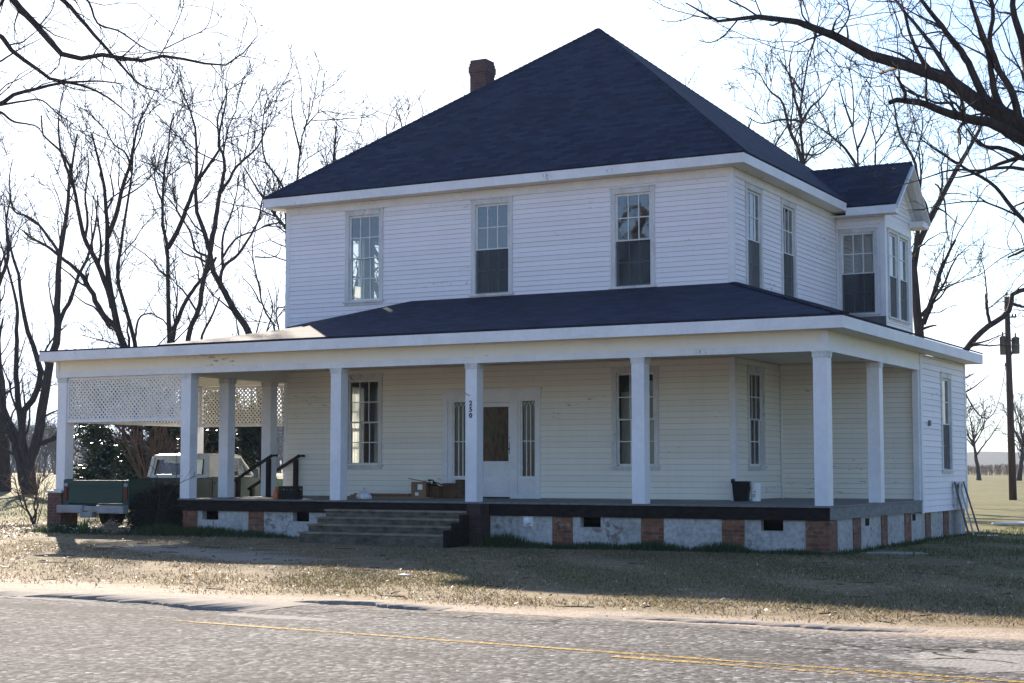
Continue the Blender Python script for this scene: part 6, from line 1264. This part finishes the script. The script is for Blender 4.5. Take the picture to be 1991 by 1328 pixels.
# ------------------------------------------------------------------ ground cover: grass, weeds, fallen leaves, pebbles
def blades(name, x, y, h, mat, seed, w=0.007, bend=0.6):
    q = np.random.RandomState(seed); n = len(x); z = gz(x, y) - 0.004; a = q.rand(n) * 6.283; d = np.stack([np.cos(a), np.sin(a), np.zeros(n)], 1); s = np.stack([-np.sin(a), np.cos(a), np.zeros(n)], 1) * w
    P = np.stack([x, y, z], 1); lean_ = d * (h * q.uniform(0.1, bend, n))[:, None]; tip = P + lean_ + np.stack([0 * x, 0 * x, h], 1)
    V = np.stack([P - s, P + s, tip], 1).reshape(-1, 3); o = np_obj(name, V, np.arange(n * 3).reshape(n, 3), mat); o['kind'] = 'stuff'; return o
def patchy(n, x0, x1, y0, y1, seed, thr=0.0, sc=0.9):
    q = np.random.RandomState(seed); x = q.uniform(x0, x1, n); y = q.uniform(y0, y1, n); f = np.sin(x * sc + 1.3 * np.sin(y * sc * .7)) * np.sin(y * sc * 1.2 + np.sin(x * sc * .5)) + 0.6 * np.sin(x * 3.1 * sc + y * 2.3 * sc) + q.randn(n) * 0.5
    k = f > thr; ins = (x > -11.6) & (x < 3.15) & (y > -3.7); ins |= (x > -7.5) & (x < -3.9) & (y > -4.9) & (y < -3.6); return x[k & ~ins], y[k & ~ins]
x, y = patchy(210000, -19, 11, -15.9, -3.8, 1, -0.5); q = np.random.RandomState(1); k = (y > -15.75 + 0.3 * np.sin(x * 1.7) + q.rand(len(x)) * 0.7) & ~((np.abs(0.42 * (x + 7) + 0.907 * (y + 8.4)) < 0.7) & (x < -3.5)) & ((x > -6 + q.randn(len(x)) * 2) | (y > -12.6 + q.randn(len(x)) * 0.7)); k &= (x > -2.5 + q.randn(len(x)) * 1.5) | (q.rand(len(x)) < 0.45); x, y = x[k], y[k]
blades('dry_grass', x, y, 0.015 + 0.045 * np.random.RandomState(2).rand(len(x)) ** 1.8, 'grass_dry', 3, 0.008, 2.2)
x, y = patchy(60000, -2, 11, -14.5, -3.8, 5, 0.25); blades('green_grass', x, y, 0.015 + 0.035 * np.random.RandomState(6).rand(len(x)), 'grass_green', 7, 0.008, 1.8)
x, y = patchy(60000, 3.2, 16, -4, 30, 8, -0.2); blades('green_grass', x, y, 0.03 + 0.07 * np.random.RandomState(9).rand(len(x)), 'grass_green', 10, 0.012)
x, y = patchy(50000, -45, -11.7, -4, 36, 11, -0.2); blades('green_grass', x, y, 0.03 + 0.07 * np.random.RandomState(12).rand(len(x)), 'grass_green', 13, 0.013)
def weeds(spots, seed):
    q = np.random.RandomState(seed); X, Y, H = [], [], []
    for cx_, cy_, rx_, ry_, n, h in spots: X.append(cx_ + q.randn(n) * rx_); Y.append(cy_ + q.randn(n) * ry_); H.append(h * q.uniform(0.3, 1.1, n) * np.exp(-0.35 * ((X[-1] - cx_) / rx_) ** 2))
    X, Y, H = map(np.concatenate, (X, Y, H)); Y = np.where((X > -11.6) & (X < 3.2), np.minimum(Y, PF - 0.02), Y); k = ~((X > -7.5) & (X < -3.95) & (Y > -4.95)); return X[k], Y[k], H[k]
sp = [(-3.25, -3.95, 0.35, 0.16, 1500, 0.30), (-2.6, -3.9, 0.4, 0.12, 700, 0.15), (-1.4, -3.85, 0.7, 0.10, 1500, 0.16), (-0.2, -3.85, 0.5, 0.10, 1200, 0.2), (1.2, -3.85, 0.4, 0.10, 1100, 0.22), (2.5, -3.85, 0.5, 0.10, 800, 0.14), (-10.6, -3.95, 0.8, 0.2, 2200, 0.22), (-9.2, -3.95, 0.6, 0.16, 900, 0.14), (-11.6, -4.1, 0.5, 0.2, 1500, 0.28), (-14.6, -4.05, 0.5, 0.2, 1500, 0.22), (-13.4, -4.1, 0.7, 0.2, 1500, 0.14), (3.3, -3.2, 0.12, 0.5, 400, 0.12), (3.3, 1.0, 0.1, 2.0, 900, 0.12)]
x, y, h = weeds(sp, 14); blades('weeds', x, y, h, 'weed', 15, 0.012, 0.9)
def litter(name, X, Y, size, mat, seed, lift=0.02):
    q = np.random.RandomState(seed); n = len(X); P = np.stack([X, Y, gz(X, Y) + lift * q.rand(n) + 0.004], 1); a = norm(q.randn(n, 3) * [1, 1, 0.35]); b_ = norm(np.cross(a, [0, 0, 1.0]) + q.randn(n, 3) * 0.3); s = size * q.uniform(0.5, 1.3, (n, 1))
    o = np_obj(name, np.stack([P - a * s, P + b_ * s * .45, P + a * s, P - b_ * s * .45], 1).reshape(-1, 3), np.arange(n * 4).reshape(n, 4), mat); o['kind'] = 'stuff'
q = np.random.RandomState(16); n = 2600; litter('fallen_leaves', q.uniform(-21, -14.2, n), -3.6 + q.randn(n) * 1.4, 0.05, 'dead_leaf', 17)
n = 3800; litter('fallen_leaves', q.uniform(-18, 10, n), q.uniform(-15.5, -4.6, n), 0.035, 'dead_leaf', 18)
n = 260; litter('pale_petals', -14.9 + 2.4 * q.rand(n), -4.2 + q.randn(n) * 0.16, 0.035, 'flower', 19, 0.16)
n = 700; litter('pebbles', q.uniform(-10, 12, n), -15.9 + q.randn(n) * 0.35, 0.014, 'stone', 20, 0.004)

q = np.random.RandomState(30); n = 170; X = q.uniform(-18, 10, n); Y = q.uniform(-15.4, -4.2, n); a = q.rand(n) * 6.283; L_ = q.uniform(0.08, 0.45, n); P = np.zeros((n, 4, 3))
for j in range(4): P[:, j, 0] = X + np.cos(a) * L_ * j / 3 + q.randn(n) * 0.012; P[:, j, 1] = Y + np.sin(a) * L_ * j / 3 + q.randn(n) * 0.012; P[:, j, 2] = gz(P[:, j, 0], P[:, j, 1]) + 0.006
tw = np_obj('fallen_twigs', *tubes([(P, np.tile(np.array([0.007, 0.006, 0.005, 0.003]), (n, 1)), 4)]), 'twig'); tw['kind'] = 'stuff'

# ------------------------------------------------------------------ air
hz = MB(); hz.box(-1200, 1200, -90, 2300, -2.6, 45); hm, hn, hl, hb = new_mat('haze'); hn.remove(hb); pv_ = hn.new('ShaderNodeVolumePrincipled')
pv_.inputs['Color'].default_value = (0.70, 0.84, 1.0, 1); pv_.inputs['Density'].default_value = 0.0002; hl.new(pv_.outputs[0], hn['Material Output'].inputs['Volume'])
haze = obj('haze', hz, hm); haze['kind'] = 'stuff'
